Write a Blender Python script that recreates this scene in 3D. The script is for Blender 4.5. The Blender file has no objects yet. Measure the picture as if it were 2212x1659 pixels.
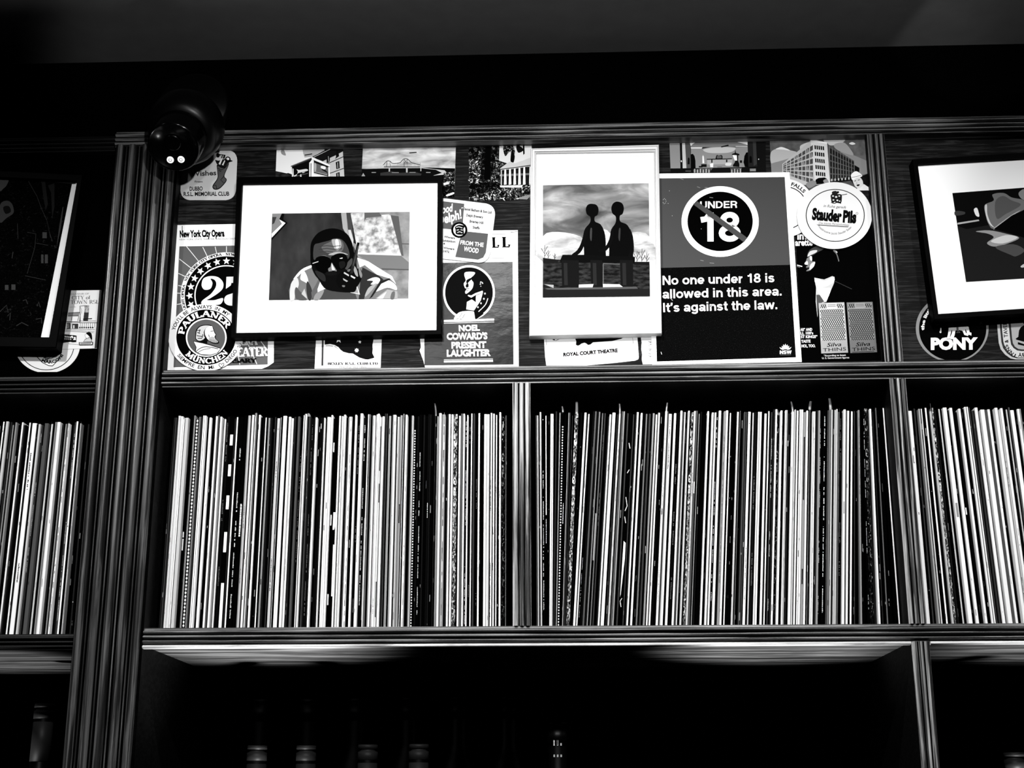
import bpy, math, random
from mathutils import Vector, Matrix
from mathutils.geometry import tessellate_polygon

random.seed(7)
SC = bpy.context.scene
COL = SC.collection
PI = math.pi

# ---------------------------------------------------------------- camera, light, exposure
IMW, IMH = 2212.0, 1659.0
FPX = 3090.0                                   # focal length in pixels of the 2212 px frame
PITCH, YAW, ROLL = math.radians(16.817), math.radians(-2.162), math.radians(-0.043)
CAMP = Vector((0.0, -1.968, 1.6))

fw = Vector((math.sin(YAW) * math.cos(PITCH), math.cos(YAW) * math.cos(PITCH), math.sin(PITCH)))
rt = fw.cross(Vector((0, 0, 1))).normalized()
up = rt.cross(fw)
rt, up = rt * math.cos(ROLL) + up * math.sin(ROLL), up * math.cos(ROLL) - rt * math.sin(ROLL)
cd = bpy.data.cameras.new('camera')
cd.sensor_fit = 'HORIZONTAL'
cd.sensor_width = 36.0
cd.lens = 36.0 * FPX / IMW
cd.clip_start = 0.05
cam = bpy.data.objects.new('camera', cd)
COL.objects.link(cam)
M3 = Matrix((rt, up, -fw)).transposed()
cam.matrix_world = Matrix.Translation(CAMP) @ M3.to_4x4()
SC.camera = cam

SC.view_settings.view_transform = 'Standard'
SC.view_settings.look = 'None'
SC.view_settings.gamma = 1.0
SC.view_settings.use_curve_mapping = False
SC.view_settings.exposure = 0.0

wd = bpy.data.worlds.new('world')
SC.world = wd
wd.use_nodes = True
wd.node_tree.nodes['Background'].inputs[0].default_value = (0, 0, 0, 1)
wd.node_tree.nodes['Background'].inputs[1].default_value = 0.0


def spot(name, loc, target, watts, size, blend, radius):
    d = bpy.data.lights.new(name, 'SPOT')
    d.energy = watts
    d.spot_size = math.radians(size)
    d.spot_blend = blend
    d.shadow_soft_size = radius
    o = bpy.data.objects.new(name, d)
    COL.objects.link(o)
    o.location = loc
    o.rotation_euler = (Vector(target) - Vector(loc)).to_track_quat('-Z', 'Y').to_euler()
    return o


# track spots under the ceiling, aimed at the shelves, then an added fill pair
for x_, w_ in ((-0.14, 47.0), (0.36, 24.0), (0.86, 24.0)):
    spot('track_or_fill_spot', (x_, -0.76, 2.70), (x_ * .98, 0.0, 1.88), w_, 102, 1.0, 0.02)
spot('track_or_fill_spot', (-1.0, -0.76, 2.70), (-0.84, 0.0, 1.90), 44, 82, 1.0, 0.02)
for x_, w_ in ((-0.34, 64.0), (0.34, 56.0)):  # fill added farther out, only to even the light on the records
    spot('track_or_fill_spot', (x_, -1.45, 2.70), (x_, 0.0, 1.80), w_, 64, 1.0, 0.02)
# small up-lights standing on the bottle shelf
spot('shelf_uplight', (-0.40, 0.06, 1.50), (-0.44, 0.06, 1.82), 17.0, 74, 1.0, 0.02)
spot('shelf_uplight', (0.30, 0.08, 1.50), (0.31, 0.10, 1.82), 18.0, 66, 0.9, 0.02)
spot('shelf_uplight', (0.66, 0.08, 1.50), (0.68, 0.10, 1.82), 8.0, 70, 0.9, 0.02)
spot('shelf_uplight', (-0.86, 0.12, 1.50), (-0.86, 0.16, 1.82), 7.0, 64, 0.9, 0.02)
# added upward spots, made up to put grey patches of light on the ceiling
spot('ceiling_fill_spot', (0.0, -1.75, 2.15), (-0.055, -0.07, 2.735), 85, 46, 0.3, 0.02)
spot('ceiling_fill_spot', (0.9, -1.75, 2.15), (0.645, -0.07, 2.735), 75, 8, 0.25, 0.01)


# ---------------------------------------------------------------- measuring: where a sight line of the photograph meets the wall
def ray(px, py):
    return rt * ((px - IMW / 2) / FPX) - up * ((py - IMH / 2) / FPX) + fw


def seen(p):
    """where a point shows in the photograph"""
    d = Vector(p) - CAMP
    return IMW / 2 + FPX * d.dot(rt) / d.dot(fw), IMH / 2 - FPX * d.dot(up) / d.dot(fw)


def hit(px, py, Y):
    r = ray(px, py)
    return CAMP + r * ((Y - CAMP.y) / r.y)


# ---------------------------------------------------------------- materials
MATS = {}


def nodemat(name, rough=0.6, spec=0.3):
    m = bpy.data.materials.new(name)
    m.use_nodes = True
    b = m.node_tree.nodes['Principled BSDF']
    b.inputs['Roughness'].default_value = rough
    b.inputs['Specular IOR Level'].default_value = spec
    return m, m.node_tree, b


def lin(v):
    c = max(0.0, min(1.0, v / 255.0))
    c = c / 12.92 if c <= 0.04045 else ((c + 0.055) / 1.055) ** 2.4
    return c


def grey(v):
    a = lin(v) * (0.48 + 0.34 * (max(0, v) / 255.0) ** 3) + 0.0003
    return (a, a, a, 1)


def tone(v):
    """matt printed paper or card of one grey"""
    if isinstance(v, str):
        return MATS[v]
    v = int(v)
    k = 'paper_%d' % v
    if k not in MATS:
        m, t, b = nodemat('paper_grey_%d' % v, 0.8, 0.0)
        b.inputs['Base Color'].default_value = grey(v)
        MATS[k] = m
    return MATS[k]


def ramp(t, stops):
    r = t.nodes.new('ShaderNodeValToRGB')
    e = r.color_ramp.elements
    while len(e) > 1:
        e.remove(e[-1])
    e[0].position = stops[0][0]
    e[0].color = stops[0][1]
    for p, c in stops[1:]:
        x = e.new(p)
        x.color = c
    return r


def noisemat(key, stops, scale, stretch=(1, 1, 1), detail=6, rough=0.8, spec=0.0, bump=0.0, dist=0.0, rot=(0, 0, 0)):
    m, t, b = nodemat(key, rough, spec)
    tc = t.nodes.new('ShaderNodeTexCoord')
    mp = t.nodes.new('ShaderNodeMapping')
    mp.inputs['Scale'].default_value = stretch
    mp.inputs['Rotation'].default_value = rot
    n = t.nodes.new('ShaderNodeTexNoise')
    n.inputs['Scale'].default_value = scale
    n.inputs['Detail'].default_value = detail
    n.inputs['Distortion'].default_value = dist
    r = ramp(t, [(p, grey(v)) for p, v in stops])
    L = t.links.new
    L(tc.outputs['Object'], mp.inputs['Vector'])
    L(mp.outputs['Vector'], n.inputs['Vector'])
    L(n.outputs['Fac'], r.inputs['Fac'])
    L(r.outputs['Color'], b.inputs['Base Color'])
    if bump:
        bp = t.nodes.new('ShaderNodeBump')
        bp.inputs['Strength'].default_value = bump
        bp.inputs['Distance'].default_value = 0.004
        L(n.outputs['Fac'], bp.inputs['Height'])
        L(bp.outputs['Normal'], b.inputs['Normal'])
    MATS[key] = m
    return m


# oiled timber, grain along X and along Z
def wood(key, stretch, lo, mid, hi, rough=0.42, spec=0.5, bump=0.25, scale=1.0):
    m, t, b = nodemat(key, rough, spec)
    L = t.links.new
    tc = t.nodes.new('ShaderNodeTexCoord')
    mp = t.nodes.new('ShaderNodeMapping')
    mp.inputs['Scale'].default_value = stretch
    L(tc.outputs['Object'], mp.inputs['Vector'])
    n1 = t.nodes.new('ShaderNodeTexNoise')
    n1.inputs['Scale'].default_value = scale
    n1.inputs['Detail'].default_value = 7
    n1.inputs['Roughness'].default_value = 0.62
    n1.inputs['Distortion'].default_value = 0.5
    L(mp.outputs['Vector'], n1.inputs['Vector'])
    n2 = t.nodes.new('ShaderNodeTexNoise')
    n2.inputs['Scale'].default_value = 5.0
    n2.inputs['Detail'].default_value = 3
    L(tc.outputs['Object'], n2.inputs['Vector'])
    ad = t.nodes.new('ShaderNodeMath')
    ad.operation = 'MULTIPLY_ADD'
    ad.inputs[1].default_value = 0.30
    L(n2.outputs['Fac'], ad.inputs[0])
    L(n1.outputs['Fac'], ad.inputs[2])
    r = ramp(t, [(0.50, grey(lo)), (0.63, grey(mid)), (0.76, grey(hi))])
    L(ad.outputs[0], r.inputs['Fac'])
    L(r.outputs['Color'], b.inputs['Base Color'])
    bp = t.nodes.new('ShaderNodeBump')
    bp.inputs['Strength'].default_value = bump
    bp.inputs['Distance'].default_value = 0.0015
    L(n1.outputs['Fac'], bp.inputs['Height'])
    L(bp.outputs['Normal'], b.inputs['Normal'])
    MATS[key] = m
    return m


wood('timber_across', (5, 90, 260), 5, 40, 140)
wood('timber_upright', (260, 90, 5), 4, 70, 200)
wood('timber_pillar', (200, 90, 4), 6, 36, 110, rough=0.32, spec=.6)
wood('timber_panel', (20, 60, 330), 3, 13, 50, rough=0.6, spec=0.05, bump=0.15)
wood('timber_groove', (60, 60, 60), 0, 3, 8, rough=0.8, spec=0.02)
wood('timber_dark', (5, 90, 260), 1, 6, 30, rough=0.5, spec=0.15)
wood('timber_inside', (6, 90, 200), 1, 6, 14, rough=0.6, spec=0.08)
wood('timber_underside', (4, 60, 60), 30, 80, 150, rough=0.5, spec=0.3)
wood('timber_bead', (6, 60, 60), 150, 215, 250, rough=0.5, spec=0.4, bump=0.05)


def plain(key, v, rough=0.5, spec=0.5, metal=0.0):
    m, t, b = nodemat(key, rough, spec)
    b.inputs['Base Color'].default_value = grey(v)
    b.inputs['Metallic'].default_value = metal
    MATS[key] = m
    return m


plain('black_lacquer', 0, 0.5, 0.012)
plain('black_stain', 0, 0.8, 0.0)
plain('black_wall', 1, 0.9, 0.0)
plain('black_plastic', 1, 0.34, 0.16)
plain('black_gloss', 1, 0.16, 0.22)
plain('white_frame_paint', 232, 0.45, 0.4)
plain('silver_edge', 150, 0.4, 0.5)
plain('clear_flap', 150, 0.25, 0.6)
plain('dark_glass', 2, 0.38, 0.15)
plain('capsule_foil', 44, 0.5, 0.15)
plain('steel_staple', 40, 0.3, 0.5, 1.0)
noisemat('ceiling_paint', [(0.3, 96), (0.7, 102)], 30, rough=0.95, spec=0.05)
noisemat('cloud_sky', [(0.30, 70), (0.45, 115), (0.58, 165), (0.72, 215)], 14, (1, 1, 2.2), 5, dist=0.6)
noisemat('pale_sky', [(0.3, 150), (0.5, 205), (0.7, 235)], 30, (1, 1, 3), 5, dist=0.4)
noisemat('dusk_sky', [(0.3, 80), (0.7, 125)], 60, (1, 1, 1), 4)
noisemat('foliage_print', [(0.42, 6), (0.52, 40), (0.60, 120), (0.68, 225)], 260, (1, 1, 1), 4, dist=1.5)
noisemat('dark_foliage', [(0.45, 4), (0.58, 25), (0.68, 120)], 220, (1, 1, 1), 4, dist=1.0)
noisemat('poster_mottle', [(0.35, 140), (0.55, 205), (0.7, 225)], 130, (1, 1, 1), 5)
noisemat('grey_backdrop', [(0.3, 44), (0.6, 66), (0.8, 84)], 40, (1, 1, .5), 3)
noisemat('board_backdrop', [(0.3, 125), (0.7, 170)], 60, (1, 1, 1), 3)
noisemat('sign_black', [(0.45, 6), (0.64, 14), (0.72, 50)], 900, (1, 1, 1), 2, rough=0.7, spec=0.0)
noisemat('foil_black', [(0.3, 8), (0.7, 20)], 22, (1, 1, 2), 5, rough=0.27, spec=0.05, bump=0.25)
noisemat('dark_print', [(0.50, 2), (0.64, 10), (0.74, 48)], 150, (1, 1, 1.4), 6, dist=2.0)
noisemat('ground_print', [(0.4, 22), (0.7, 70)], 90, (1, 1, 2.5), 5)
noisemat('mottled_sleeve', [(0.40, 10), (0.50, 90), (0.62, 235)], 420, (1, 1, .35), 4, dist=1.5)
noisemat('mottled_dark_sleeve', [(0.48, 4), (0.58, 40), (0.68, 190)], 420, (1, 1, .3), 4, dist=1.5)
noisemat('hatched', [(0.35, 70), (0.65, 215)], 900, (1, 1, .3), 2)


def emit(key, v, s):
    m, t, b = nodemat(key, 0.4, 0.3)
    b.inputs['Base Color'].default_value = grey(v)
    b.inputs['Emission Color'].default_value = (1, 1, 1, 1)
    b.inputs['Emission Strength'].default_value = s
    MATS[key] = m


emit('led_white', 240, 0.75)


# ---------------------------------------------------------------- mesh helpers
class MB:
    """collects faces and links them as ONE mesh object"""

    def __init__(self):
        self.v, self.f, self.m, self.mats, self.sm = [], [], [], [], []

    def mi(self, mat):
        mat = tone(mat) if not isinstance(mat, bpy.types.Material) else mat
        if mat not in self.mats:
            self.mats.append(mat)
        return self.mats.index(mat)

    def face(self, pts, mat, smooth=False):
        n = len(self.v)
        self.v += [tuple(p) for p in pts]
        self.f.append(tuple(range(n, n + len(pts))))
        self.m.append(self.mi(mat))
        self.sm.append(smooth)

    def grid(self, rows, mat, closed=False, smooth=True):
        """rows of points joined into quads (shared vertices, so that they shade smoothly)"""
        n = len(self.v)
        k = len(rows[0])
        for r in rows:
            self.v += [tuple(p) for p in r]
        many = isinstance(mat, list)
        i = None if many else self.mi(mat)
        for a in range(len(rows) - 1):
            if many:
                i = self.mi(mat[a])
            for b in range(k if closed else k - 1):
                c = (b + 1) % k
                self.f.append((n + a * k + b, n + a * k + c, n + (a + 1) * k + c, n + (a + 1) * k + b))
                self.m.append(i)
                self.sm.append(smooth)

    def box(self, a, b, mat):
        x0, y0, z0 = a
        x1, y1, z1 = b
        P = [(x0, y0, z0), (x1, y0, z0), (x1, y1, z0), (x0, y1, z0), (x0, y0, z1), (x1, y0, z1), (x1, y1, z1), (x0, y1, z1)]
        for q in ((0, 1, 5, 4), (1, 2, 6, 5), (2, 3, 7, 6), (3, 0, 4, 7), (4, 5, 6, 7), (3, 2, 1, 0)):
            self.face([P[i] for i in q], mat)

    def lathe(self, c, axis, prof, mat, n=40):
        """prof: (distance along axis, radius)"""
        axis = Vector(axis).normalized()
        u = axis.orthogonal().normalized()
        w = axis.cross(u)
        c = Vector(c)
        rows = []
        for d, r in prof:
            rows.append([c + axis * d + (u * math.cos(2 * PI * i / n) + w * math.sin(2 * PI * i / n)) * max(r, 1e-5) for i in range(n)])
        self.grid(rows, mat, closed=True)

    def build(self, name, parent=None, origin=None):
        o3 = Vector(origin) if origin is not None else (Vector(parent.matrix_world.translation) if parent is not None else Vector((0, 0, 0)))
        base = o3
        me = bpy.data.meshes.new(name)
        me.from_pydata([(x - base.x, y - base.y, z - base.z) for x, y, z in self.v], [], self.f)
        for mt in self.mats:
            me.materials.append(mt)
        me.polygons.foreach_set('material_index', self.m)
        me.polygons.foreach_set('use_smooth', self.sm)
        me.update()
        o = bpy.data.objects.new(name, me)
        COL.objects.link(o)
        if parent is not None:
            o.parent = parent
            o.location = base - Vector(WORLD[parent.name])
            WORLD[o.name] = tuple(base)
        else:
            o.location = base
            WORLD[o.name] = tuple(base)
        return o


WORLD = {}


def part(mb, name, parent):
    """a mesh of world-space points as a child of a thing (same origin as its parent)"""
    return mb.build(name, parent, origin=WORLD[parent.name])


def tag(o, label, cat, group=None):
    o['label'] = label
    o['category'] = cat
    if group:
        o['group'] = group
    return o


def thing(name, label, cat, loc, group=None):
    o = bpy.data.objects.new(name, None)
    o.empty_display_size = 0.05
    COL.objects.link(o)
    o.location = loc
    WORLD[o.name] = tuple(loc)
    return tag(o, label, cat, group)


def struct(mb, name):
    o = mb.build(name)
    o['kind'] = 'structure'
    return o


# ---------------------------------------------------------------- lettering
GLY = {}


def sans(body, bold=0.0):
    """flat triangles of a line of type: [(x, y)], [faces], width; cap height = 1"""
    k = (body, bold)
    if k not in GLY:
        c = bpy.data.curves.new('type', 'FONT')
        c.body = body
        c.offset = bold
        c.resolution_u = 3
        o = bpy.data.objects.new('type', c)
        me = o.to_mesh()
        vs = [(v.co.x / 0.7, v.co.y / 0.7) for v in me.vertices]
        fs = [tuple(p.vertices) for p in me.polygons]
        o.to_mesh_clear()
        bpy.data.objects.remove(o)
        bpy.data.curves.remove(c)
        x0 = min(p[0] for p in vs)
        x1 = max(p[0] for p in vs)
        GLY[k] = ([(x - x0, y) for x, y in vs], fs, x1 - x0)
    return GLY[k]


def arcpts(cx, cy, rx, ry, a0, a1, n=14):
    return [(cx + rx * math.cos(math.radians(a0 + (a1 - a0) * i / n)), cy + ry * math.sin(math.radians(a0 + (a1 - a0) * i / n))) for i in range(n + 1)]


# serif capitals as pen strokes: (width, strokes, serif feet); a stroke starting with 't' is thin
SER = {
    'A': (.95, [['t', (.1, 0), (.47, 1)], [(.47, 1), (.85, 0)], ['t', (.24, .34), (.72, .34)]], [(.1, 0), (.85, 0)]),
    'B': (.8, [[(.2, 0), (.2, 1)], [(.2, 1)] + arcpts(.38, .76, .25, .24, 90, -90), [(.2, .52)] + arcpts(.4, .26, .3, .26, 90, -90) + [(.2, 0)]], []),
    'C': (.85, [arcpts(.48, .5, .38, .5, 42, 318, 20)], [(.77, .82)]),
    'D': (.9, [[(.2, 0), (.2, 1)], [(.2, 1)] + arcpts(.4, .5, .4, .5, 90, -90, 18) + [(.2, 0)]], []),
    'E': (.75, [[(.2, 0), (.2, 1)], [(.1, 1), (.68, 1), (.68, .82)], [(.1, 0), (.7, 0), (.7, .2)], [(.2, .52), (.55, .52)]], []),
    'G': (.9, [arcpts(.48, .5, .38, .5, 42, 330, 20), [(.78, .1), (.78, .45)]], [(.76, .45)]),
    'H': (.95, [[(.2, 0), (.2, 1)], [(.75, 0), (.75, 1)], ['t', (.2, .5), (.75, .5)]], [(.2, 0), (.2, 1), (.75, 0), (.75, 1)]),
    'I': (.42, [[(.21, 0), (.21, 1)]], [(.21, 0), (.21, 1)]),
    'K': (.9, [[(.2, 0), (.2, 1)], ['t', (.22, .4), (.72, 1)], [(.38, .58), (.8, 0)]], [(.2, 0), (.2, 1), (.72, 1), (.8, 0)]),
    'L': (.72, [[(.2, 0), (.2, 1)], [(.1, 0), (.66, 0), (.66, .24)]], [(.2, 1), (.2, 0)]),
    'M': (1.1, [['t', (.18, 0), (.18, 1)], [(.18, 1), (.53, .1)], ['t', (.53, .1), (.88, 1)], [(.9, 0), (.9, 1)]], [(.18, 0), (.14, 1), (.9, 0), (.94, 1)]),
    'N': (.95, [['t', (.18, 0), (.18, 1)], [(.16, 1), (.76, 0)], ['t', (.76, 0), (.76, 1)]], [(.18, 0), (.12, 1), (.76, 1)]),
    'O': (.95, [arcpts(.48, .5, .38, .5, 0, 360, 26)], []),
    'P': (.8, [[(.2, 0), (.2, 1)], [(.2, 1)] + arcpts(.4, .73, .28, .27, 90, -90) + [(.2, .46)]], [(.2, 0), (.16, 1)]),
    'R': (.88, [[(.2, 0), (.2, 1)], [(.2, 1)] + arcpts(.4, .74, .26, .26, 90, -90) + [(.2, .48)], [(.42, .48), (.78, 0)]], [(.2, 0), (.16, 1), (.8, 0)]),
    'S': (.7, [arcpts(.36, .75, .25, .25, 30, 270, 14) + arcpts(.36, .25, .27, .25, 90, -150, 14)], []),
    'T': (.85, [[(.42, 0), (.42, 1)], [(.08, .8), (.08, 1), (.76, 1), (.76, .8)]], [(.42, 0)]),
    'U': (.92, [[(.2, 1), (.2, .35)] + arcpts(.46, .3, .26, .3, 180, 360, 14) + [(.72, 1)]], [(.2, 1), (.72, 1)]),
    'V': (.95, [[(.12, 1), (.47, 0)], ['t', (.47, 0), (.82, 1)]], [(.12, 1), (.82, 1)]),
    'W': (1.3, [[(.1, 1), (.38, 0)], ['t', (.38, 0), (.64, .9)], [(.64, .9), (.9, 0)], ['t', (.9, 0), (1.18, 1)]], [(.1, 1), (1.18, 1)]),
    'X': (.9, [[(.14, 1), (.76, 0)], ['t', (.14, 0), (.76, 1)]], [(.14, 1), (.76, 0), (.14, 0), (.76, 1)]),
    'Y': (.9, [[(.12, 1), (.45, .48), (.45, 0)], ['t', (.45, .48), (.8, 1)]], [(.12, 1), (.8, 1), (.45, 0)]),
    'f': (.45, [[(.2, 0), (.2, .8)] + arcpts(.34, .85, .14, .14, 180, 60, 6), ['t', (.06, .62), (.38, .62)]], []),
    'o': (.62, [arcpts(.31, .32, .25, .32, 0, 360, 18)], []),
    ' ': (.45, [], []),
    '.': (.3, [[(.14, 0), (.14, .14)]], []),
    '-': (.4, [[(.1, .45), (.3, .45)]], []),
    '2': (.72, [[(.1, .7)] + arcpts(.36, .72, .26, .28, 170, -30, 14) + [(.1, .02), (.66, .02), (.66, .2)]], []),
    '5': (.72, [[(.62, 1), (.18, 1), (.16, .52)] + arcpts(.34, .32, .28, .32, 120, -150, 16)], []),
}


# a plain grotesque drawn with a pen of even width (cap height 1, x-height .73)
GX, GC = .73, .365
GROT = {
    'N': (.86, [[(.14, 0), (.14, 1)], [(.16, .97), (.70, .03)], [(.72, 0), (.72, 1)]]),
    'U': (.84, [[(.14, 1), (.14, .36)] + arcpts(.42, .36, .28, .27, 180, 360, 14) + [(.70, 1)]]),
    'D': (.84, [[(.14, 0), (.14, 1)], [(.14, .91), (.36, .91)] + arcpts(.36, .5, .34, .41, 90, -90, 16) + [(.14, .09)]]),
    'E': (.74, [[(.14, 0), (.14, 1)], [(.14, .91), (.68, .91)], [(.14, .51), (.64, .51)], [(.14, .09), (.70, .09)]]),
    'R': (.82, [[(.14, 0), (.14, 1)], [(.14, .91), (.42, .91)] + arcpts(.44, .69, .23, .22, 90, -90, 12) + [(.14, .47)], [(.48, .47), (.62, .34), (.66, 0)]]),
    'W': (1.16, [[(.1, 1), (.32, .02)], [(.32, .02), (.57, .98)], [(.57, .98), (.82, .02)], [(.82, .02), (1.05, 1)]]),
    'S': (.78, [arcpts(.38, .715, .25, .195, 15, 262, 14) + arcpts(.38, .29, .27, .20, 85, -165, 14)]),
    'I': (.34, [[(.16, 0), (.16, 1)]]),
    'o': (.72, [arcpts(.36, GC, .25, .28, 0, 362, 26)]),
    'n': (.70, [[(.14, 0), (.14, GX)], [(.14, .36)] + arcpts(.36, .40, .21, .245, 165, 0, 10) + [(.57, 0)]]),
    'e': (.70, [arcpts(.35, GC, .24, .28, 0, 318, 22), [(.10, .345), (.66, .345)]]),
    'u': (.70, [[(.56, 0), (.56, GX)], [(.13, GX)] + arcpts(.34, .33, .21, .245, 180, 345, 10) + [(.56, .37)]]),
    'd': (.74, [arcpts(.34, GC, .23, .28, 0, 362, 24), [(.58, 0), (.58, 1)]]),
    'r': (.46, [[(.14, 0), (.14, GX)], [(.14, .34)] + arcpts(.40, .36, .25, .275, 165, 88, 8)]),
    'i': (.30, [[(.14, 0), (.14, GX)], [(.14, .84), (.14, 1)]]),
    'l': (.30, [[(.14, 0), (.14, 1)]]),
    's': (.66, [arcpts(.32, .51, .19, .13, 15, 262, 12) + arcpts(.32, .225, .205, .14, 85, -165, 12)]),
    'a': (.70, [arcpts(.29, .215, .175, .135, 0, 362, 20), [(.12, .52)] + arcpts(.34, .50, .21, .145, 155, 0, 10) + [(.55, .1), (.60, 0)]]),
    'w': (.98, [[(.08, GX), (.27, .02)], [(.27, .02), (.48, .71)], [(.48, .71), (.69, .02)], [(.69, .02), (.88, GX)]]),
    't': (.42, [[(.20, .95), (.20, .2)] + arcpts(.32, .19, .12, .11, 180, 270, 6) + [(.39, .08)], [(.02, .655), (.39, .655)]]),
    'h': (.70, [[(.14, 0), (.14, 1)], [(.14, .36)] + arcpts(.36, .40, .21, .245, 165, 0, 10) + [(.57, 0)]]),
    'g': (.74, [arcpts(.34, .375, .23, .27, 0, 362, 24), [(.58, GX), (.58, -.04)] + arcpts(.345, -.03, .235, .17, 0, -160, 12)]),
    '1': (.66, [[(.42, 0), (.42, .99)], [(.12, .74), (.28, .77), (.37, .88), (.42, .99)]]),
    '8': (.74, [arcpts(.36, .73, .20, .185, 0, 362, 24), arcpts(.36, .285, .245, .20, 0, 362, 24)]),
    '.': (.32, [[(.14, 0), (.14, .19)]]),
    '\u2019': (.26, [[(.13, 1), (.13, .83), (.07, .68)]]),
    ' ': (.33, []),
}


def grot(body, pen=.185):
    vs, fs, x = [], [], 0.0
    for ch in body:
        w, st = GROT[ch]
        for q in st:
            pv, pf = strokepoly(q, pen, pen)
            n = len(vs)
            vs += [(x + a, b) for a, b in pv]
            fs += [tuple(n + i for i in f) for f in pf]
        x += w
    return vs, fs, x


def strokepoly(pts, thick, thin, forced=False):
    """quad strip along a pen stroke: broad where it runs upright, fine where it runs level"""
    vs, fs = [], []
    n = len(pts)
    for i, p in enumerate(pts):
        a = pts[max(0, i - 1)]
        b = pts[min(n - 1, i + 1)]
        dx, dy = b[0] - a[0], b[1] - a[1]
        l = math.hypot(dx, dy) or 1e-6
        dx, dy = dx / l, dy / l
        w = thin if forced else thin + (thick - thin) * abs(dy) ** 1.5
        vs += [(p[0] - dy * w / 2, p[1] + dx * w / 2), (p[0] + dy * w / 2, p[1] - dx * w / 2)]
    for i in range(n - 1):
        fs.append((2 * i, 2 * i + 1, 2 * i + 3, 2 * i + 2))
    return vs, fs


def serif(body, thick=.24, thin=.1, foot=.2):
    vs, fs = [], []
    x = 0.0
    for ch in body:
        dots = ch == 'Ü'
        w, st, ft = SER.get('U' if dots else ch, SER['O'])
        for s in st:
            forced = s[0] == 't'
            pv, pf = strokepoly(s[1:] if forced else s, thick, thin, forced)
            n = len(vs)
            vs += [(x + a, b) for a, b in pv]
            fs += [tuple(n + i for i in q) for q in pf]
        for fx, fy in ft:
            n = len(vs)
            y0, y1 = (fy - thin * .5, fy + thin * .5)
            vs += [(x + fx - foot, y0), (x + fx + foot, y0), (x + fx + foot, y1), (x + fx - foot, y1)]
            fs.append((n, n + 1, n + 2, n + 3))
        if dots:
            for dx in (.3, .62):
                n = len(vs)
                vs += [(x + dx - .09, 1.12), (x + dx + .09, 1.12), (x + dx + .09, 1.3), (x + dx - .09, 1.3)]
                fs.append((n, n + 1, n + 2, n + 3))
        x += w
    return vs, fs, x


def smooth(pts, k=5, closed=True):
    out = []
    n = len(pts)
    for i in range(n if closed else n - 1):
        p0, p1, p2, p3 = (pts[(i + d) % n] if closed else pts[max(0, min(n - 1, i + d))] for d in (-1, 0, 1, 2))
        for j in range(k):
            t = j / k
            out.append(tuple(0.5 * (2 * p1[c] + (p2[c] - p0[c]) * t + (2 * p0[c] - 5 * p1[c] + 4 * p2[c] - p3[c]) * t * t + (3 * p1[c] - p0[c] - 3 * p2[c] + p3[c]) * t ** 3) for c in (0, 1)))
    if not closed:
        out.append(tuple(pts[-1]))
    return out


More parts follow.
